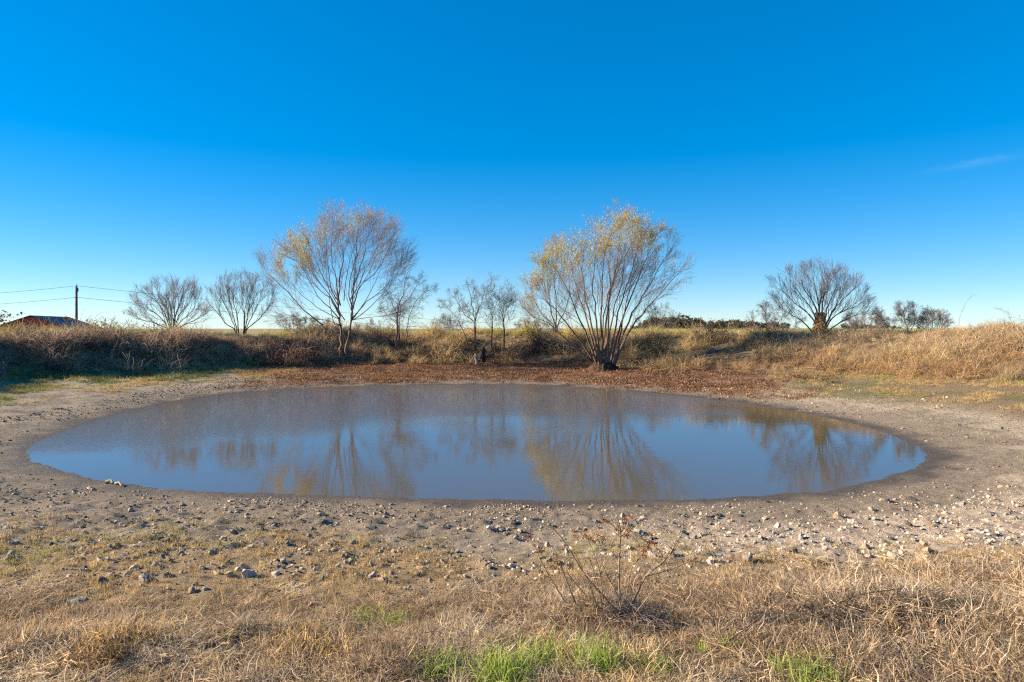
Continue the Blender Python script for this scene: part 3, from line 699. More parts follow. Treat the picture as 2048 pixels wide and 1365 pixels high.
tA = tree('willow_tree', 'large rounded willow of many slender stems rising from a dark root mound', 'tree', bA, stA, 'willow', 5, M_BARK_W, M_TWIG_W,
          leaves=dict(blobs=[(1262,450,60,38,.95),(1150,505,55,45,.75),(1210,470,70,40,.55),(1320,480,50,50,.4),(1360,560,40,80,.18)], base=.015, size=.11, every=3), leafmat=M_LEAF_W, drift=np.array([.10, 0, -.04]))
# root mound
r = np.random.default_rng(8); V, Fc = [], []
nr, na = 9, 48
for i in range(nr):
    t = i / (nr - 1); rad = .74 * (1 - .62 * t ** 1.3) if i < nr - 1 else .08; z = .62 * math.sin(t * 1.5) - .12
    for j in range(na):
        a = j * 2 * math.pi / na
        fl = 1 + .16 * math.sin(a * 11 + 2 * math.sin(a * 3)) * (1 - t * .4) + .10 * math.sin(a * 23 + 1) + r.normal() * .03
        V.append((rad * fl * math.cos(a), rad * fl * .8 * math.sin(a), z + r.normal() * .015 + (.04 * math.sin(a * 7) if i else 0)))
for i in range(nr - 1):
    for j in range(na): Fc.append((i * na + j, i * na + (j + 1) % na, (i + 1) * na + (j + 1) % na, (i + 1) * na + j))
Fc.append(tuple((nr - 1) * na + j for j in range(na)))
obj('root_mound', mesh('root_mound', np.array(V) * [1.05, 1.05, .78], Fc, m_bark('root_bark', (.012, .009, .007), (.10, .055, .035), 6), True), tA)

# the big willow on the left
bB = hit(690, 718); dB = bB[1]
SB = [([(684,716),(681,690),(680,640),(676,590),(684,520),(686,440)], .12), ([(693,716),(697,680),(703,640),(704,600),(710,520),(718,445)], .12),
      ([(700,660),(706,615),(722,570),(755,540),(790,470)], .06), ([(680,640),(662,618),(635,590),(610,545),(590,500)], .06),
      ([(680,630),(660,595),(640,580),(615,550),(578,495)], .055), ([(677,600),(664,580),(656,530),(650,450)], .05),
      ([(645,650),(608,620),(575,585),(545,555),(522,540)], .055), ([(703,620),(712,560),(730,500),(742,440)], .05),
      ([(684,650),(666,640),(655,560),(640,470)], .05), ([(705,640),(735,600),(770,575),(806,520)], .045),
      ([(681,610),(672,560),(662,500),(668,430)], .05), ([(704,610),(700,560),(725,480),(760,450)], .045), ([(700,640),(730,635),(760,632),(800,628)], .03), ([(682,650),(650,640),(610,635),(570,630)], .03)]
SB += [([(704,640),(738,590),(765,530),(778,472)], .04), ([(690,640),(648,575),(612,530),(575,512)], .04), ([(688,600),(700,520),(728,440)], .035), ([(682,640),(632,612),(585,570),(548,522)], .04), ([(706,640),(742,612),(786,565),(808,510)], .04), ([(700,600),(742,520),(768,460)], .035), ([(676,610),(640,540),(618,480)], .035)]
stB = px_stems([(a, b * .8) for a, b in SB], dB, 13, .08, 1.8, None, .98)
tB = tree('willow_tree', 'tall spreading willow with two slim trunks and a sparse wide crown', 'tree', bB, stB, 'willow', 15, M_BARK_W, M_TWIG_W,
          leaves=dict(blobs=[(585,510,32,40,.8),(600,480,22,25,.6),(645,470,30,30,.4),(706,440,22,18,.7),(690,430,80,30,.15),(560,540,30,40,.3)], base=.02, size=.10, every=3), leafmat=M_LEAF_W, drift=np.array([.08, 0, -.03]))

# smaller trees behind and on the bank
def tree_px(name, label, cat, px, d, stems, spec, seed, rad, group=None, dep=.8, sh=1.0, bark=None, twig=None, **kw):
    b = on_ground(px, d); st = []
    for P, rr in px_stems(stems, d, seed, rad, dep, None, sh):
        P = [np.array([P[0][0], d, b[2] - .1])] + list(P) if P[0][2] > b[2] + .3 else P
        st.append((P, rr))
    return tree(name, label, cat, b, st, spec, seed, bark or M_BARK_D, twig or M_TWIG_D, group, **kw)
d_ = crest_d(345, 1.6)
tree_px('bare_tree', 'leftmost bare tree with a broad fan of grey branches', 'tree', 345, d_,
        [[(338,655),(318,625),(290,605),(268,600)],[(340,655),(325,610),(300,580),(285,572)],[(342,655),(335,610),(318,585),(310,565)],[(344,655),(342,610),(338,580),(335,560)],
         [(348,655),(355,615),(365,590),(372,562)],[(350,655),(362,620),(385,590),(390,565)],[(352,655),(370,630),(395,605),(405,580)],[(346,655),(352,600),(352,570)],[(338,655),(310,640),(280,632),(262,628)],[(352,655),(378,640),(400,630),(412,618)]], 'bare', 21, .05, sh=.86)
d_ = crest_d(485, 1.6)
tree_px('bare_tree', 'bare tree of upright grey branches left of the sparse spreading willow', 'tree', 485, d_,
        [[(470,655),(458,620),(442,590),(436,560)],[(474,655),(466,620),(455,580),(450,555)],[(478,655),(474,620),(466,590),(468,556)],[(490,655),(490,620),(486,580),(490,550)],
         [(493,655),(500,610),(502,580),(505,553)],[(495,655),(510,620),(525,590),(530,565)],[(496,655),(520,635),(545,605),(552,585)],[(470,655),(448,640),(430,605),(420,580)],[(492,655),(494,600),(512,560)]], 'bare', 22, .045, sh=.90)
b_ = hit(795, 700)
tree_px('slender_tree', 'slender bare pair of trunks just right of the spreading willow', 'tree', 795, b_[1],
        [([(792,700),(794,660),(796,625),(805,590),(815,545)], .07), ([(811,710),(813,670),(820,630),(835,600),(858,575)], .045), ([(796,640),(785,610),(778,590),(772,575)], .035), ([(800,620),(815,600),(835,570),(842,555)], .03), ([(796,650),(780,635),(768,622)], .03)], 'thin', 23, .05)
b_ = hit(945, 705)
tree_px('slender_tree', 'crooked dark bare tree leaning left above the black stump', 'tree', 950, b_[1],
        [([(951,705),(951,670),(950,645),(944,610),(935,570)], .06), ([(937,702),(930,670),(915,640),(890,610)], .04), ([(950,650),(930,630),(912,600),(905,590)], .035), ([(950,640),(962,610),(970,580),(985,565)], .035), ([(983,690),(984,650),(984,610),(975,580)], .04), ([(985,640),(992,610),(1000,590)], .025)], 'thin', 24, .05)
b_ = hit(1008, 699)
tree_px('slender_tree', 'small straight bare sapling between the black stump and the bramble mound', 'tree', 1008, b_[1],
        [([(1009,698),(1008,660),(1006,630),(1012,600),(1018,580)], .045), ([(1007,640),(998,610),(1000,590)], .025), ([(1009,630),(1022,610),(1035,600)], .025)], 'thin', 25, .04)
d_ = crest_d(1112, 2.5)
tree_px('small_willow', 'smaller yellow leaved willow standing behind the bank left of the large willow', 'tree', 1112, d_,
        [([(1110,655),(1102,620),(1090,580),(1085,530)], .07), ([(1112,655),(1112,610),(1108,560),(1115,500)], .07), ([(1114,655),(1130,620),(1140,580),(1135,540)], .06), ([(1106,650),(1085,630),(1068,600),(1060,575)], .05), ([(1116,650),(1140,635),(1152,610)], .045), ([(1110,650),(1098,600),(1095,540),(1100,500)], .05), ([(1104,652),(1078,645),(1056,625)], .04)], 'willow', 26, .06,
        bark=M_BARK_W, twig=M_TWIG_W, leaves=dict(blobs=[(1075,560,28,50,.8),(1100,510,28,25,.8),(1125,520,25,30,.3)], base=.05, size=.12, every=4), leafmat=M_LEAF_W, drift=np.array([.05, 0, -.03]))
b_ = hit(1640, 676); bH = b_
tH = tree_px('vase_shaped_tree', 'bare vase shaped tree with a trunk wrapped in dry orange vines on the right bank', 'tree', 1640, b_[1],
        [[(1636,672),(1625,630),(1590,600),(1552,565)],[(1637,672),(1628,620),(1600,580),(1572,545)],[(1638,672),(1632,610),(1605,565),(1600,535)],[(1640,672),(1636,610),(1632,570),(1622,528)],
         [(1641,672),(1645,610),(1650,560),(1645,530)],[(1643,672),(1655,610),(1672,570),(1680,540)],[(1644,672),(1665,620),(1690,590),(1720,560)],[(1645,672),(1668,630),(1700,610),(1732,585)],
         [(1634,672),(1605,640),(1575,620),(1545,600)],[(1645,672),(1675,645),(1710,628),(1738,615)],[(1640,672),(1640,600),(1660,560),(1665,535)],[(1642,672),(1660,630),(1680,600),(1700,548)]], 'bare', 27, .05, sh=.90)
r = np.random.default_rng(28); n = 2600
a = r.uniform(0, 6.28, n); z = r.uniform(-.1, 1.35, n) ** 1.0; rad = (.36 - .12 * z + .16 * np.exp(-z * 4)) * r.uniform(.75, 1.1, n)
C = np.stack([rad * np.cos(a), rad * np.sin(a), z], 1); e1 = np.stack([r.normal(size=n) * .5, r.normal(size=n) * .5, -np.ones(n)], 1); e1 /= np.linalg.norm(e1, axis=1)[:, None]
e2 = np.cross(e1, r.normal(size=(n, 3))); e2 /= np.linalg.norm(e2, axis=1)[:, None]
V = np.stack([C, C + e1 * .06 + e2 * .018, C + e1 * .12, C + e1 * .06 - e2 * .018], 1).reshape(-1, 3)
tag(obj('dry_vines', mesh('dry_vines', V, np.arange(4 * n).reshape(-1, 4), M_IVY), tH), kind='stuff')

def shrub(name, label, px, d, n, H, W, seed, rad=.022, spec='shrub', group=None, leaves=None):
    b = on_ground(px, d)
    return tree(name, label, 'shrub', b, fan(b, n, H, W, seed, rad), spec, seed, M_BARK_D, M_TWIG_D, group, leaves=leaves, leafmat=M_LEAF_D)
lv = lambda p: dict(blobs=[], base=p, size=.07, every=2)
d_ = bH[1] + 2.5; shrub('bare_shrub', 'bare twiggy shrub pressed against the left of the vine wrapped tree', 1548, d_, 8, 1.9, 1.5, 31)
d_ = crest_d(1815, .5); shrub('bare_shrub', 'wide low bare shrub on the bank right of the vine wrapped tree', 1815, d_, 11, 1.55, 1.55, 32)
d_ = crest_d(1870, 1.5); shrub('bare_shrub', 'small bare shrub at the right edge of the wide low one', 1868, d_, 6, 1.1, .9, 33)
d_ = crest_d(1318, 6); shrub('bare_shrub', 'leafless bush half hidden behind the right limbs of the large willow', 1318, d_, 9, 2.3, 1.5, 34)
d_ = crest_d(610, 3); shrub('bare_shrub', 'dense brown thicket under the left limbs of the spreading willow', 612, d_, 12, 1.5, 2.0, 35, leaves=lv(.25))
d_ = crest_d(745, 5); shrub('bare_shrub', 'low thicket behind the bank between the spreading willow and the paired trunks', 740, d_, 9, 1.4, 1.6, 36)
d_ = crest_d(893, 5); shrub('bare_shrub', 'small fan shaped bush on the skyline left of the crooked dark tree', 890, d_, 7, 1.45, .9, 37)
d_ = crest_d(1056, 6); shrub('bare_shrub', 'faint bare bush on the skyline between the straight sapling and the small willow', 1056, d_, 7, 1.3, 1.0, 38)
d_ = crest_d(1722, 4); shrub('bare_shrub', 'grey brush behind the bank between the vase shaped tree and the wide low shrub', 1730, d_, 8, 1.2, 1.6, 39)

# clumps of growth that stand out on the bank
def bank_clump(name, label, cat, px, py, W, H, n, seed, tint, leaves=300):
    b = hit(px, py); V, Fc = tangle(n, 1.0, seed, leaves, .008); V = np.array(V) * np.array([W / 1.3, .9, H / .55])
    mt = m_inst(name + '_cane', .15, .85, .45, tint)
    return tag(obj(name, mesh(name, V, Fc, mt), None, b), label, cat)
bank_clump('bramble_mound', 'dark purple brown bramble mound on the bank left of the large willow', 'bush', 1082, 706, 1.9, 1.15, 230, 51, (.12, .08, .075), 900)
bank_clump('bramble_mound', 'dark brown bramble hump on the bank top midway between large willow and vine wrapped tree', 'bush', 1425, 686, 2.0, .75, 170, 52, (.10, .055, .05), 700)
bank_clump('bramble_mound', 'olive brown brush hump left of and below the vine wrapped trunk', 'bush', 1535, 690, 1.6, .7, 140, 53, (.17, .12, .07), 600)
bank_clump('bramble_mound', 'olive bush in the dip of the bank right of the large willow', 'bush', 1320, 712, 1.5, .75, 140, 54, (.14, .115, .06), 700)
bank_clump('bramble_mound', 'dark round bush on the bank top between the spreading willow and the paired trunks', 'bush', 757, 668, .9, .55, 90, 55, (.11, .075, .06), 300)
def grass_clump(name, label, px, py, L, spread, n, seed, mat, wid=.01, d=None, droop=.1):
    b = hit(px, py) if d is None else on_ground(px, d); V, Fc = blades(n, L, spread, droop, wid, seed, 5, 0, .13)
    return tag(obj(name, mesh(name, V, Fc, mat), None, b), label, 'grass tuft')
grass_clump('tall_grass_tuft', 'pale plume of dead grass on the bank top right of the large willow', 1305, 672, 1.1, .45, 240, 61, M_STRAW, .02)
grass_clump('tall_grass_tuft', 'pale dead grass plume in front of the far dark trees', 1392, 676, 1.1, .40, 220, 62, M_STRAW, .02)
grass_clump('tall_grass_tuft', 'tall pale dead grass leaning at the right end of the bank', 1985, 676, .7, .8, 380, 63, M_STRAW, .010)
grass_clump('tall_grass_tuft', 'tall dry grass sheaf standing at the foot of the right bank near the picture edge', 2018, 760, .8, .3, 220, 64, M_STRAW, .010)

# bare arching canes on the right bank, weeds on the left skyline
def cane(name, label, cat, px, d, H, lean, seed, n=1, rad=.012, twigs=6, mat=None, group=None, leaf=0):
    r = np.random.default_rng(seed); b = on_ground(px, d); root = thing(name, label, cat, b, group); tw = []
    for k in range(n):
        l = lean + r.normal() * .35 * H; P = catmull(np.array([[0, 0, -.05], [l * .12, r.normal() * .1, H * .4], [l * .45, r.normal() * .15, H * .8], [l, r.normal() * .2, H]]), 4)
        V, Fc = tubes([(P, np.linspace(rad, rad * .35, len(P)))], 5); obj('stem', mesh('stem', V, Fc, mat or M_STEM, True), root)
        for q in range(twigs):
            i = r.integers(4, len(P)); dd = unit(np.array([r.normal(), r.normal(), 1.0])); c = P[i]
            tw.append((np.array([c, c + dd * .14 * H, c + dd * .26 * H + r.normal(size=3) * .03]), np.array([rad * .4, rad * .3, rad * .2])))
    if tw:
        V, Fc = tubes(tw, 3); tag(obj('twigs', mesh('twigs', V, Fc, mat or M_STEM), root), kind='stuff')
    if leaf:
        C = np.array([p[0][-1] for p in tw for _ in range(leaf)]) + r.normal(size=(len(tw) * leaf, 3)) * .05; m = len(C); e1 = r.normal(size=(m, 3)) * .05; e2 = r.normal(size=(m, 3)) * .025
        obj('leaves', mesh('leaves', np.stack([C - e1, C + e2, C + e1, C - e2], 1).reshape(-1, 3), np.arange(4 * m).reshape(-1, 4), M_LEAF_D), root)
    return root
dc = crest_d(1930)
cane('bare_cane', 'tallest arching bare cane above the right end of the bank', 'cane', 1917, dc, 1.75, .85, 71, 1, .011, 4)
cane('bare_cane', 'low arching cane left of the tallest cane on the right bank', 'cane', 1885, dc + .5, 1.15, -.6, 72, 2, .010, 3)
cane('bare_cane', 'bare canes sticking out of the grass near the right picture edge', 'cane', 2030, dc - 2, 1.0, -.5, 73, 3, .009, 4)
dl = crest_d(150)
cane('weed', 'leafy dead weed silhouetted on the bank top right of the utility pole', 'weed', 190, dl + .3, .75, .35, 74, 3, .008, 8, M_TWIG_D, leaf=3)
cane('weed', 'small dead weed silhouetted between the red barn roof and the pole', 'weed', 143, dl, .85, .1, 75, 1, .007, 7, M_TWIG_D, leaf=4)
cane('weed', 'thin weeds at the left end of the bank in front of the barn', 'weed', 12, crest_d(30) - .5, .9, -.1, 76, 3, .007, 8, M_TWIG_D, leaf=3)

# ------------------------------------------------------------------ far trees
r = np.random.default_rng(81)
def crown_data(seed, n=1500):
    r = np.random.default_rng(seed); C = []
    lobes = [(r.uniform(-.75, .75), r.uniform(-.6, .6), r.uniform(.15, .8), r.uniform(.28, .5)) for _ in range(11)]
    for k in range(n):
        lx, ly, lz, lr = lobes[r.integers(0, len(lobes))]; v = unit(r.normal(size=3)) * lr * r.uniform(.6, 1.05)
        C.append((lx + v[0], ly + v[1], max(lz + v[2] * .75, .02)))
    C = np.array(C); e1 = r.normal(size=(n, 3)); e1 /= np.linalg.norm(e1, axis=1)[:, None]; e2 = np.cross(e1, r.normal(size=(n, 3))); e2 /= np.linalg.norm(e2, axis=1)[:, None]
    s = r.uniform(.05, .12, (n, 1)); return np.stack([C - e1 * s, C + e2 * s * .6, C + e1 * s, C - e2 * s * .6], 1).reshape(-1, 3), np.arange(4 * n).reshape(-1, 4)
crowns = [mesh('crown', *crown_data(90 + k), M_EVER) for k in range(4)]
V, Fc = tubes([(np.array([[0, 0, -.3], [.02, 0, .2], [.0, .03, .6]]), np.array([.06, .045, .02]))], 6); trunk_me = mesh('trunk', V, Fc, M_BARK_D, True)
far_px = [(1272,7),(1290,13),(1306,19),(1324,22),(1342,25),(1360,20),(1376,19),(1394,20),(1412,17),(1432,16),(1450,18),(1470,17),(1490,15),(1508,16),(1526,13),(1545,13),(1566,12),(1690,10),(1708,12),(1728,9),(1748,8),(1770,7),(1795,7)]
for k, (px, hp) in enumerate(far_px):
    d = 150 + r.uniform(-12, 18); b = on_ground(px, d); h = (CAM_Z - b[2]) + (hp - 1.5) / F * d
    lab = 'dark evergreen in the far line of trees right of the large willow' if px < 1600 else 'dark evergreen in the far tree line behind the vase shaped tree'
    if hp == 25: lab = 'tallest dark evergreen of the far line right of the large willow'
    ords = 'first second third fourth fifth sixth seventh eighth ninth tenth eleventh twelfth thirteenth fourteenth fifteenth sixteenth seventeenth'.split()
    if hp != 25: lab = f'{ords[k]} evergreen from the left in the far tree line right of the large willow' if px < 1600 else f'{ords[k - 17]} evergreen from the left in the dark line behind the vase shaped tree'
    grp = 'far evergreens right of the willow' if px < 1600 else 'far evergreens behind the vase shaped tree'
    t_ = thing('evergreen_tree', lab, 'tree', b, grp); sx = h * r.uniform(.8, 1.15)
    t_.scale = (sx, sx, h / 1.0); t_.rotation_euler = (0, 0, r.uniform(0, 6.28))
    obj('trunk', trunk_me, t_); obj('crown', crowns[k % 4], t_)

# ------------------------------------------------------------------ barn, pole, wires
def simple(name, c, rough=.7, metal=0):
    m, t, b = new_mat(name); b.inputs['Roughness'].default_value = rough; b.inputs['Metallic'].default_value = metal
    t.links.new(mixc(t, tuple(v * .8 for v in c), tuple(min(v * 1.15, 1) for v in c), noise(t, 1.3, 5)), b.inputs['Base Color']); return m
M_RED = simple('red_siding', (.36, .045, .035), .6); M_ROOF = simple('grey_metal_roof', (.11, .115, .14), .45, .3); M_TRIM = simple('dark_trim', (.06, .05, .055)); M_DOOR = simple('barn_door', (.13, .02, .017))
bx, by, bz = at(62, HOR, 120)[0], 120.0, -.25
barn = thing('barn', 'red metal barn with a grey gable roof beyond the left bank', 'barn', (bx, by, bz)); barn.rotation_euler = (0, 0, R(14))
Wb, Lb, ez, pz = 6.0, 17.0, 2.9, 5.0
for nm, yy in (('gable_wall', 0), ('gable_wall', Lb)):
    V = [(-Wb+.3, yy, 0), (Wb-.3, yy, 0), (Wb-.3, yy, ez), (0, yy, pz - .12), (-Wb+.3, yy, ez)]; V = V + [(a, b + (.12 if yy == 0 else -.12), c) for a, b, c in V]
    Fc = [(0,1,2,3,4), (9,8,7,6,5)] + [(i, (i + 1) % 5 + 0, (i + 1) % 5 + 5, i + 5) for i in range(5)]
    obj(nm, mesh(nm, V, Fc, M_RED), barn)
for s_ in (-1, 1):
    V, Fc = box_v(min(s_*(Wb-.3), s_*(Wb-.42)), max(s_*(Wb-.3), s_*(Wb-.42)), .13, Lb - .13, 0, ez - .02); obj('side_wall', mesh('side_wall', V, Fc, M_RED), barn)
    ribs_V, ribs_F = [], []
    sl = (pz - ez) / (Wb - .3)
    A = np.array([0, -.4, pz]); B_ = np.array([s_ * (Wb + .25), -.4, pz - sl * (Wb + .25)]); Lv = np.array([0, Lb + .8, 0]); up = np.array([0, 0, .1])
    V = [A, B_, B_ + Lv, A + Lv]; V = V + [v + up for v in V]
    rf = obj('roof', mesh('roof', V, [(0,3,2,1),(4,5,6,7),(0,1,5,4),(1,2,6,5),(2,3,7,6),(3,0,4,7)], M_ROOF), barn)
    for k in range(19):                                           # standing seams
        o = np.array([0, .3 + k * .94, .1]); q = len(ribs_V)
        for p in (A + o, B_ + o): ribs_V += [p, p + [0, .06, 0], p + [0, .06, .05], p + [0, 0, .05]]
        ribs_F += [(q, q+1, q+5, q+4), (q+1, q+2, q+6, q+5), (q+2, q+3, q+7, q+6), (q+3, q, q+4, q+7)]
    tag(obj('seam', mesh('seam', ribs_V, ribs_F, M_ROOF), rf), kind='stuff')
    V = [A + [0, -.04, -.02], B_ + [0, -.04, -.02], B_ + [0, -.04, .14], A + [0, -.04, .14]]; V = V + [v + np.array([0, .03, 0]) for v in V]
    obj('fascia_trim', mesh('fascia_trim', V, [(0,1,2,3),(7,6,5,4),(0,4,5,1),(1,5,6,2),(2,6,7,3),(3,7,4,0)], M_TRIM), barn)
V, Fc = box_v(-1.5, 1.5, -.06, -.003, 0, 2.6); obj('door', mesh('door', V, Fc, M_DOOR), barn)

M_POLE = m_bark('pole_wood', (.09, .06, .05), (.17, .12, .10), 6); M_WIRE = simple('wire', (.05, .05, .055), .5, .5); M_CER = simple('insulator_glaze', (.25, .22, .22), .3)
pb = on_ground(153, 80.0); ptop = at(153, 573, 80.0)[2]
pole = thing('utility_pole', 'wooden utility pole rising beside the red barn', 'utility pole', pb); H = ptop - pb[2]
V, Fc = tubes([(np.array([[0, 0, -.5], [0, 0, H * .5], [0, 0, H]]), np.array([.17, .14, .11]))], 12); obj('post', mesh('post', V, Fc, M_POLE, True), pole)
V, Fc = tubes([(np.array([[.0, -.02, H], [.05, -.02, H + .12], [.05, -.02, H + .2]]), np.array([.02, .05, .06])), (np.array([[.05, -.02, H + .2], [.05, -.02, H + .28]]), np.array([.045, .03]))], 8); obj('insulator', mesh('insulator', V, Fc, M_CER, True), pole)
V, Fc = box_v(.10, .20, -.16, .06, H - .62, H - .2); obj('cap_bracket', mesh('cap_bracket', V, Fc, M_TRIM), pole)
V, Fc = tubes([(np.array([[0, -.15, H - 1.33], [0, -.26, H - 1.33]]), np.array([.05, .06]))], 8); obj('insulator', mesh('insulator', V, Fc, M_CER, True), pole)
def wire(label, z0px, lz, rz):
    d = 80.0; p0 = at(153, z0px, d); q1 = at(-520, lz, 80); q2 = at(1500, rz, 330); polys = []
    for q, sag in ((q1, .9), (q2, 5.5)):
        t = np.linspace(0, 1, 40)[:, None]; P = p0 + (q - p0) * t; P[:, 2] -= (4 * sag * t * (1 - t))[:, 0]; polys.append((P, np.full(40, .018)))
    V, Fc = tubes(polys, 5); tag(obj('power_line', mesh('power_line', V - p0, Fc, M_WIRE, True), None, p0), label, 'power line')
wire('upper power line strung across the top of the utility pole', 572, 588, 628)
wire('lower power line fixed below the top of the utility pole', 595, 607, 640)

# ------------------------------------------------------------------ stump and post by the crooked tree
M_BLACK = m_bark('black_wood', (.014, .012, .011), (.05, .04, .035), 6); M_PALEW = m_bark('pale_wood', (.42, .34, .26), (.26, .2, .15), 12)
b_ = hit(963, 727); r = np.random.default_rng(82); V, Fc = [], []
prof = [(-.06, .36, .24, -.08), (.12, .33, .2, -.06), (.34, .27, .18, -.02), (.58, .22, .15, .05), (.80, .17, .12, .11), (.95, .09, .07, .15), (1.05, .02, .02, .18)]
for z, rx_, ry_, off in prof:
    for j in range(14):
        a = j / 14 * 6.283; f = 1 + .16 * math.sin(a * 4 + z * 3) + r.normal() * .06; V.append((off + rx_ * f * math.cos(a), ry_ * f * math.sin(a), z + r.normal() * .02))
for i in range(len(prof) - 1):
    for j in range(14): Fc.append((i * 14 + j, i * 14 + (j + 1) % 14, (i + 1) * 14 + (j + 1) % 14, (i + 1) * 14 + j))
Fc.append(tuple((len(prof) - 1) * 14 + j for j in range(14)))
tag(obj('tree_stump', mesh('tree_stump', np.array(V) * [.8, .8, .92], Fc, M_BLACK), None, b_), 'jagged black pointed stump under the crooked dark tree', 'stump')
b_ = hit(954, 729); V, Fc = tubes([(np.array([[0, 0, -.1], [-.02, 0, .18], [-.05, .02, .36], [-.07, .03, .58]]), np.array([.11, .09, .095, .06])), (np.array([[.02, 0, .3], [.0, 0, .5], [-.02, 0, .52]]), np.array([.06, .05, .01]))], 9)
tag(obj('broken_post', mesh('broken_post', V, Fc, M_PALEW, True), None, b_), 'pale broken stub of wood standing in front of the black stump', 'post')

# ------------------------------------------------------------------ stones
RK = {}
for k in range(16):
    V, Fc = rock_data(400 + k, 2, [.55, .7, .85, .62][k % 4], 11 + k % 5)
    for key, mt in (('p', M_ST_PALE), ('t', M_ST_TAN), ('g', M_ST_GREY), ('d', M_ST_DARK)): RK[k, key] = mesh('stone', V, Fc, mt)
special = {(150, 1211): 'large rounded grey stone lying alone in the straw at far left', (629, 1214): 'grey stone in a dark hollow of the straw left of the dry weed',
           (205, 1168): 'dark pointed stone at the lower left edge of the stone scatter', (290, 1158): 'broad grey block stone beside the flat dark stone on the left',
           (331, 1154): 'flat dark stone just right of the broad grey block', (497, 1154): 'long pale flat stone at the front of the left stone scatter',
           (1623, 1139): 'upright tan block stone standing beside the white rough stone', (1666, 1149): 'rough white stone right of the upright tan block',
           (1497, 1122): 'large grey block stone left of the upright tan block', (1784, 1115): 'long white flat stone in the straw edge right of centre',
           (1937, 1131): 'wide pale slab stone at the right end of the straw edge', (1509, 1187): 'half buried pale stone sunk in straw below the grey block',
           (1340, 1107): 'tan stone behind the right arm of the dry weed', (1307, 1114): 'grey and white jagged stone behind the dry weed',
           (1587, 1105): 'dark cube like stone left of the straw edge', (1816, 1049): 'dark stone standing in the pale gravel strip on the right',
           (1674, 1031): 'small square tan stone alone on the pinkish gravel', (1933, 872): 'single dark stone on the pale right shore beside the water',
           (386, 1182): 'tan broken stone pair in the straw front at left', (1191, 1044): 'pale stone near the waterline behind the dry weed', (712, 1153): 'tan pointed stone at the right end of the left scatter'}
TN = {'p': 'pale', 't': 'tan', 'g': 'grey', 'd': 'dark'}
LAND = [(150, 1211, 'lone rounded stone at far left'), (629, 1214, 'stone in the straw hollow'), (290, 1158, 'broad grey block on the left'), (497, 1154, 'long pale flat stone'),
        (712, 1153, 'tan pointed stone'), (1105, 1080, 'left arm of the dry weed'), (1250, 1075, 'top of the dry weed'), (1362, 1085, 'right arm of the dry weed'), (1623, 1139, 'upright tan block'),
        (1497, 1122, 'large grey block'), (1784, 1115, 'long white flat stone'), (1937, 1131, 'wide pale slab stone'), (1816, 1049, 'dark gravel strip stone'), (1674, 1031, 'small square tan stone'),
        (212, 968, 'white driftwood stick'), (20, 1055, 'left picture edge'), (1933, 872, 'far right shore stone'), (2045, 1060, 'right picture edge'), (1018, 1002, 'near waterline middle')]
def describe(px, py, tone):
    lx, ly, nm = min(LAND, key=lambda q: math.hypot((q[0] - px), (q[1] - py) * 2.2)); dx, dy = px - lx, (py - ly) * 2.2
    if 'edge' in nm: dr = 'beside'
    elif abs(dx) > abs(dy): dr = 'right of' if dx > 0 else 'left of'
    else: dr = 'in front of' if dy > 0 else 'behind'
    return f'{TN[tone]} stone', f'{dr} the {nm}', math.hypot(dx, dy)
ranks = {}
for i, (px, py, wp, tone) in enumerate(stones):
    a, b, dist = describe(px, py, tone); ranks.setdefault((a, b), []).append((dist, i))
ORD = ['nearest', 'second nearest', 'third nearest', 'fourth nearest', 'fifth nearest', 'sixth nearest']
stone_label = {}
for (a, b), q in ranks.items():
    for j, (dist, i) in enumerate(sorted(q)):
        sz_ = 'small ' if stones[i][2] < 11 else ''
        if len(q) == 1: stone_label[i] = (f'{sz_}{a} {b}', None)
        elif j < 6: stone_label[i] = (f'{sz_}{a} {b}, {ORD[j]}', f'{a}s {b}')
        else: stone_label[i] = (f'{sz_}{a} {b}, farther off', f'{a}s {b}')
used = set()
for k, (px, py, wp, tone) in enumerate(stones):
    b = hit(px, py); s_ = wp / F * b[1] * .5
    o = obj('stone', RK[k % 16, tone], None, (b[0], b[1], b[2] - s_ * .20)); o.scale = (s_ * .98, s_ * .95, s_ * r.uniform(.95, 1.4)); o.rotation_euler = (r.normal() * .12, r.normal() * .12, r.uniform(0, 6.28))
    lab = None
    for (ax, ay), l in special.items():
        if l not in used and abs(ax - px) < 5 and abs(ay - py) < 8: lab = l; used.add(l); break
    if lab: tag(o, lab, 'stone')
    else:
        tag(o, stone_label[k][0], 'stone', stone_label[k][1])

# ------------------------------------------------------------------ dry weed with fluffy seed heads, canes and tufts in front
bW = hit(1252, 1243); dW = bW[1]
weed = thing('dry_weed', 'tall dry branching weed with rusty fluffy seed heads in the foreground', 'weed', bW)
WS = [([(1245,1235),(1205,1190),(1170,1150),(1130,1085),(1104,1056)], .0055), ([(1243,1238),(1238,1160),(1240,1090),(1241,1062),(1236,1040)], .0052), ([(1255,1238),(1290,1155),(1330,1120),(1362,1070),(1366,1040)], .0055),
      ([(1290,1155),(1340,1110),(1362,1076)], .004), ([(1295,1152),(1345,1138),(1398,1115)], .0038), ([(1240,1200),(1205,1130),(1198,1085),(1185,1065)], .003), ([(1250,1210),(1262,1140),(1278,1118),(1300,1085)], .0032),
      ([(1205,1190),(1196,1130),(1172,1070)], .003), ([(1262,1240),(1300,1190),(1346,1142)], .0035), ([(1240,1070),(1225,1050),(1207,1038)], .003), ([(1241,1075),(1252,1060),(1258,1035)], .003)]
W2 = [([(1152,1208),(1132,1160),(1118,1120),(1104,1092)], .0042), ([(1131,1206),(1100,1155),(1083,1125),(1070,1095),(1058,1075)], .004), ([(1175,1195),(1145,1160),(1135,1145)], .003), ([(1205,1215),(1190,1150),(1178,1115)], .003), ([(1200,1225),(1170,1150),(1150,1105)], .003)]
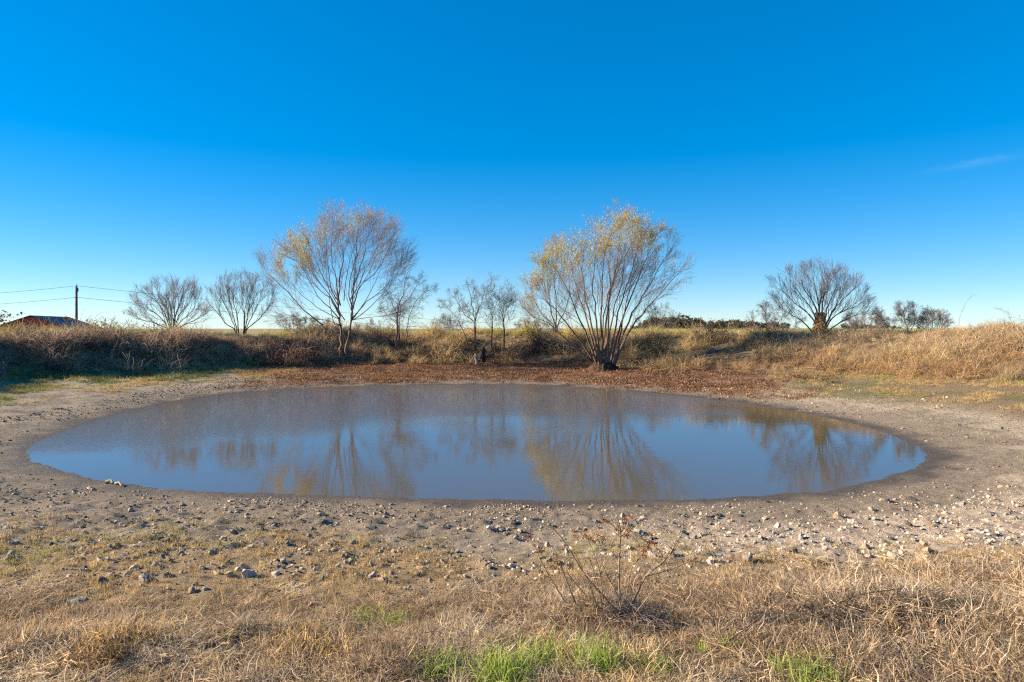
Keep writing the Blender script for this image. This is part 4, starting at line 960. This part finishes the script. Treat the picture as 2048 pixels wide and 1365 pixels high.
r = np.random.default_rng(84)
def px_poly(L, d, dep, r): dd = r.uniform(-dep, dep); return catmull(np.array([at(a, b, d + dd * i / (len(L) - 1)) for i, (a, b) in enumerate(L)]), 5)
for L, ra in WS + W2:
    ra = ra * 1.45
    P = px_poly(L, dW + 0, .18, r); tw = [(P, np.linspace(ra, ra * .5, len(P)))]
    V, Fc = tubes(tw, 6); st_ = obj('stem', mesh('stem', V - bW, Fc, M_STEM, True), weed)
    tt = []
    for q in range(4):
        i = r.integers(5, len(P) - 1); dd = unit(np.array([r.normal() * .8, r.normal() * .8, 1.0])); ln = r.uniform(.04, .12)
        tt.append((np.array([P[i], P[i] + dd * ln * .5 + r.normal(size=3) * .006, P[i] + dd * ln]), np.array([ra * .5, ra * .4, ra * .25])))
    V, Fc = tubes(tt, 4); obj('side_twig', mesh('side_twig', V - bW, Fc, M_STEM), st_)
V, Fc = tangle(110, .36, 85, 0, .0026); obj('hollow_shade_twigs', mesh('hollow_shade_twigs', np.array(V) * [1.1, .8, .75], Fc, M_TWIG_D), weed)['kind'] = 'stuff'  # dark twigs added at the weed's foot to imitate a shaded hollow
heads = [(1057,1073,9),(1068,1091,6),(1082,1101,9),(1102,1094,6),(1150,1063,8),(1152,1074,8),(1168,1060,8),(1170,1072,8),(1180,1078,8),(1188,1084,8),(1206,1038,9),(1214,1044,8),(1235,1060,9),(1250,1040,8),(1262,1034,8),(1252,1073,9),(1258,1062,8),(1299,1084,8),(1296,1095,10),(1308,1087,9),(1280,1093,8),(1290,1100,9),(1288,1112,8),(1200,1056,7),(1196,1072,6),(1116,1122,7),(1300,1068,6),(1368,1050,5)]
for a, b, s_ in heads:
    c = at(a, b, dW + r.uniform(-.15, .15)); rad = s_ / F * dW * .8; n = 60
    v = r.normal(size=(n, 3)); v /= np.linalg.norm(v, axis=1)[:, None]; p = v * (rad * r.uniform(.3, 1.15, n))[:, None] * np.array([1.15, 1, .8]); e2 = np.cross(v, r.normal(size=(n, 3))); e2 /= np.linalg.norm(e2, axis=1)[:, None]
    V = np.stack([p * .2, p * .75 + e2 * rad * .13, p * 1.1 + v * rad * .2, p * .75 - e2 * rad * .13], 1).reshape(-1, 3)
    obj('seed_head', mesh('seed_head', V + c - bW, np.arange(4 * n).reshape(-1, 4), M_SEED), weed)

def fallen(label, L, d, ra, seed, mat=None, name='fallen_cane', cat='cane'):
    r = np.random.default_rng(seed); P = px_poly(L, d, .1, r); V, Fc = tubes([(P, np.linspace(ra, ra * .5, len(P)))], 6); b = P[0]
    return tag(obj(name, mesh(name, V - b, Fc, mat or M_STEM, True), None, b), label, cat)
dF = hit(1440, 1295)[1]
fallen('long dark bent cane rising diagonally over the straw right of the dry weed', [(1432,1300),(1500,1250),(1560,1200),(1598,1150)], dF, .0045, 91, M_BARK_D)
fallen('arched pale cane curving over the straw on the right', [(1465,1310),(1510,1250),(1580,1228),(1650,1238)], dF, .004, 92)
fallen('thick grey cane lying along the flattened straw', [(1600,1245),(1660,1215),(1720,1190),(1800,1178)], hit(1690, 1225)[1] - .1, .0055, 93, M_BARK_D)
fallen('thin upright bare stalk in the straw on the right', [(1818,1158),(1815,1110),(1819,1060),(1824,1010)], hit(1818, 1158)[1], .0035, 94, name='dry_stalk', cat='stalk')
fallen('thin pale stalk standing at the right edge of the gravel behind the dry weed', [(1363,1075),(1364,1040),(1365,1010),(1362,985)], dW, .0022, 95, name='dry_stalk', cat='stalk')
fallen('white stiff stalk leaning in the straw at lower left', [(136,1296),(148,1312),(158,1330)], hit(150, 1330)[1] - .1, .004, 96, M_PALEW, 'dry_stalk', 'stalk')
fallen('pale broken stalk lying across the straw at lower right', [(1700,1262),(1730,1290),(1760,1318)], hit(1730, 1300)[1] - .08, .005, 97, M_PALEW)
for i, (lab, px, py, ex, ey) in enumerate((('short white driftwood stick at the left waterline', 212, 968, 226, 969), ('thin pale driftwood stick beside the short white one', 230, 970, 243, 975))):
    p, q = hit(px, py), hit(ex, ey); V, Fc = tubes([(np.array([p, (p + q) / 2 + [0, .03, .03], q]) + [0, 0, .02], np.array([.03, .028, .018]) * (1 - .4 * i))], 6)
    tag(obj('driftwood', mesh('driftwood', V - p, Fc, M_PALEW, True), None, p), lab, 'driftwood')
for i, (px, py, L, sp, n, lab) in enumerate(GREEN):
    grass_clump('green_grass_tuft', lab, px, py, L, sp, n, 700 + i, M_GREEN, .006, droop=.20)
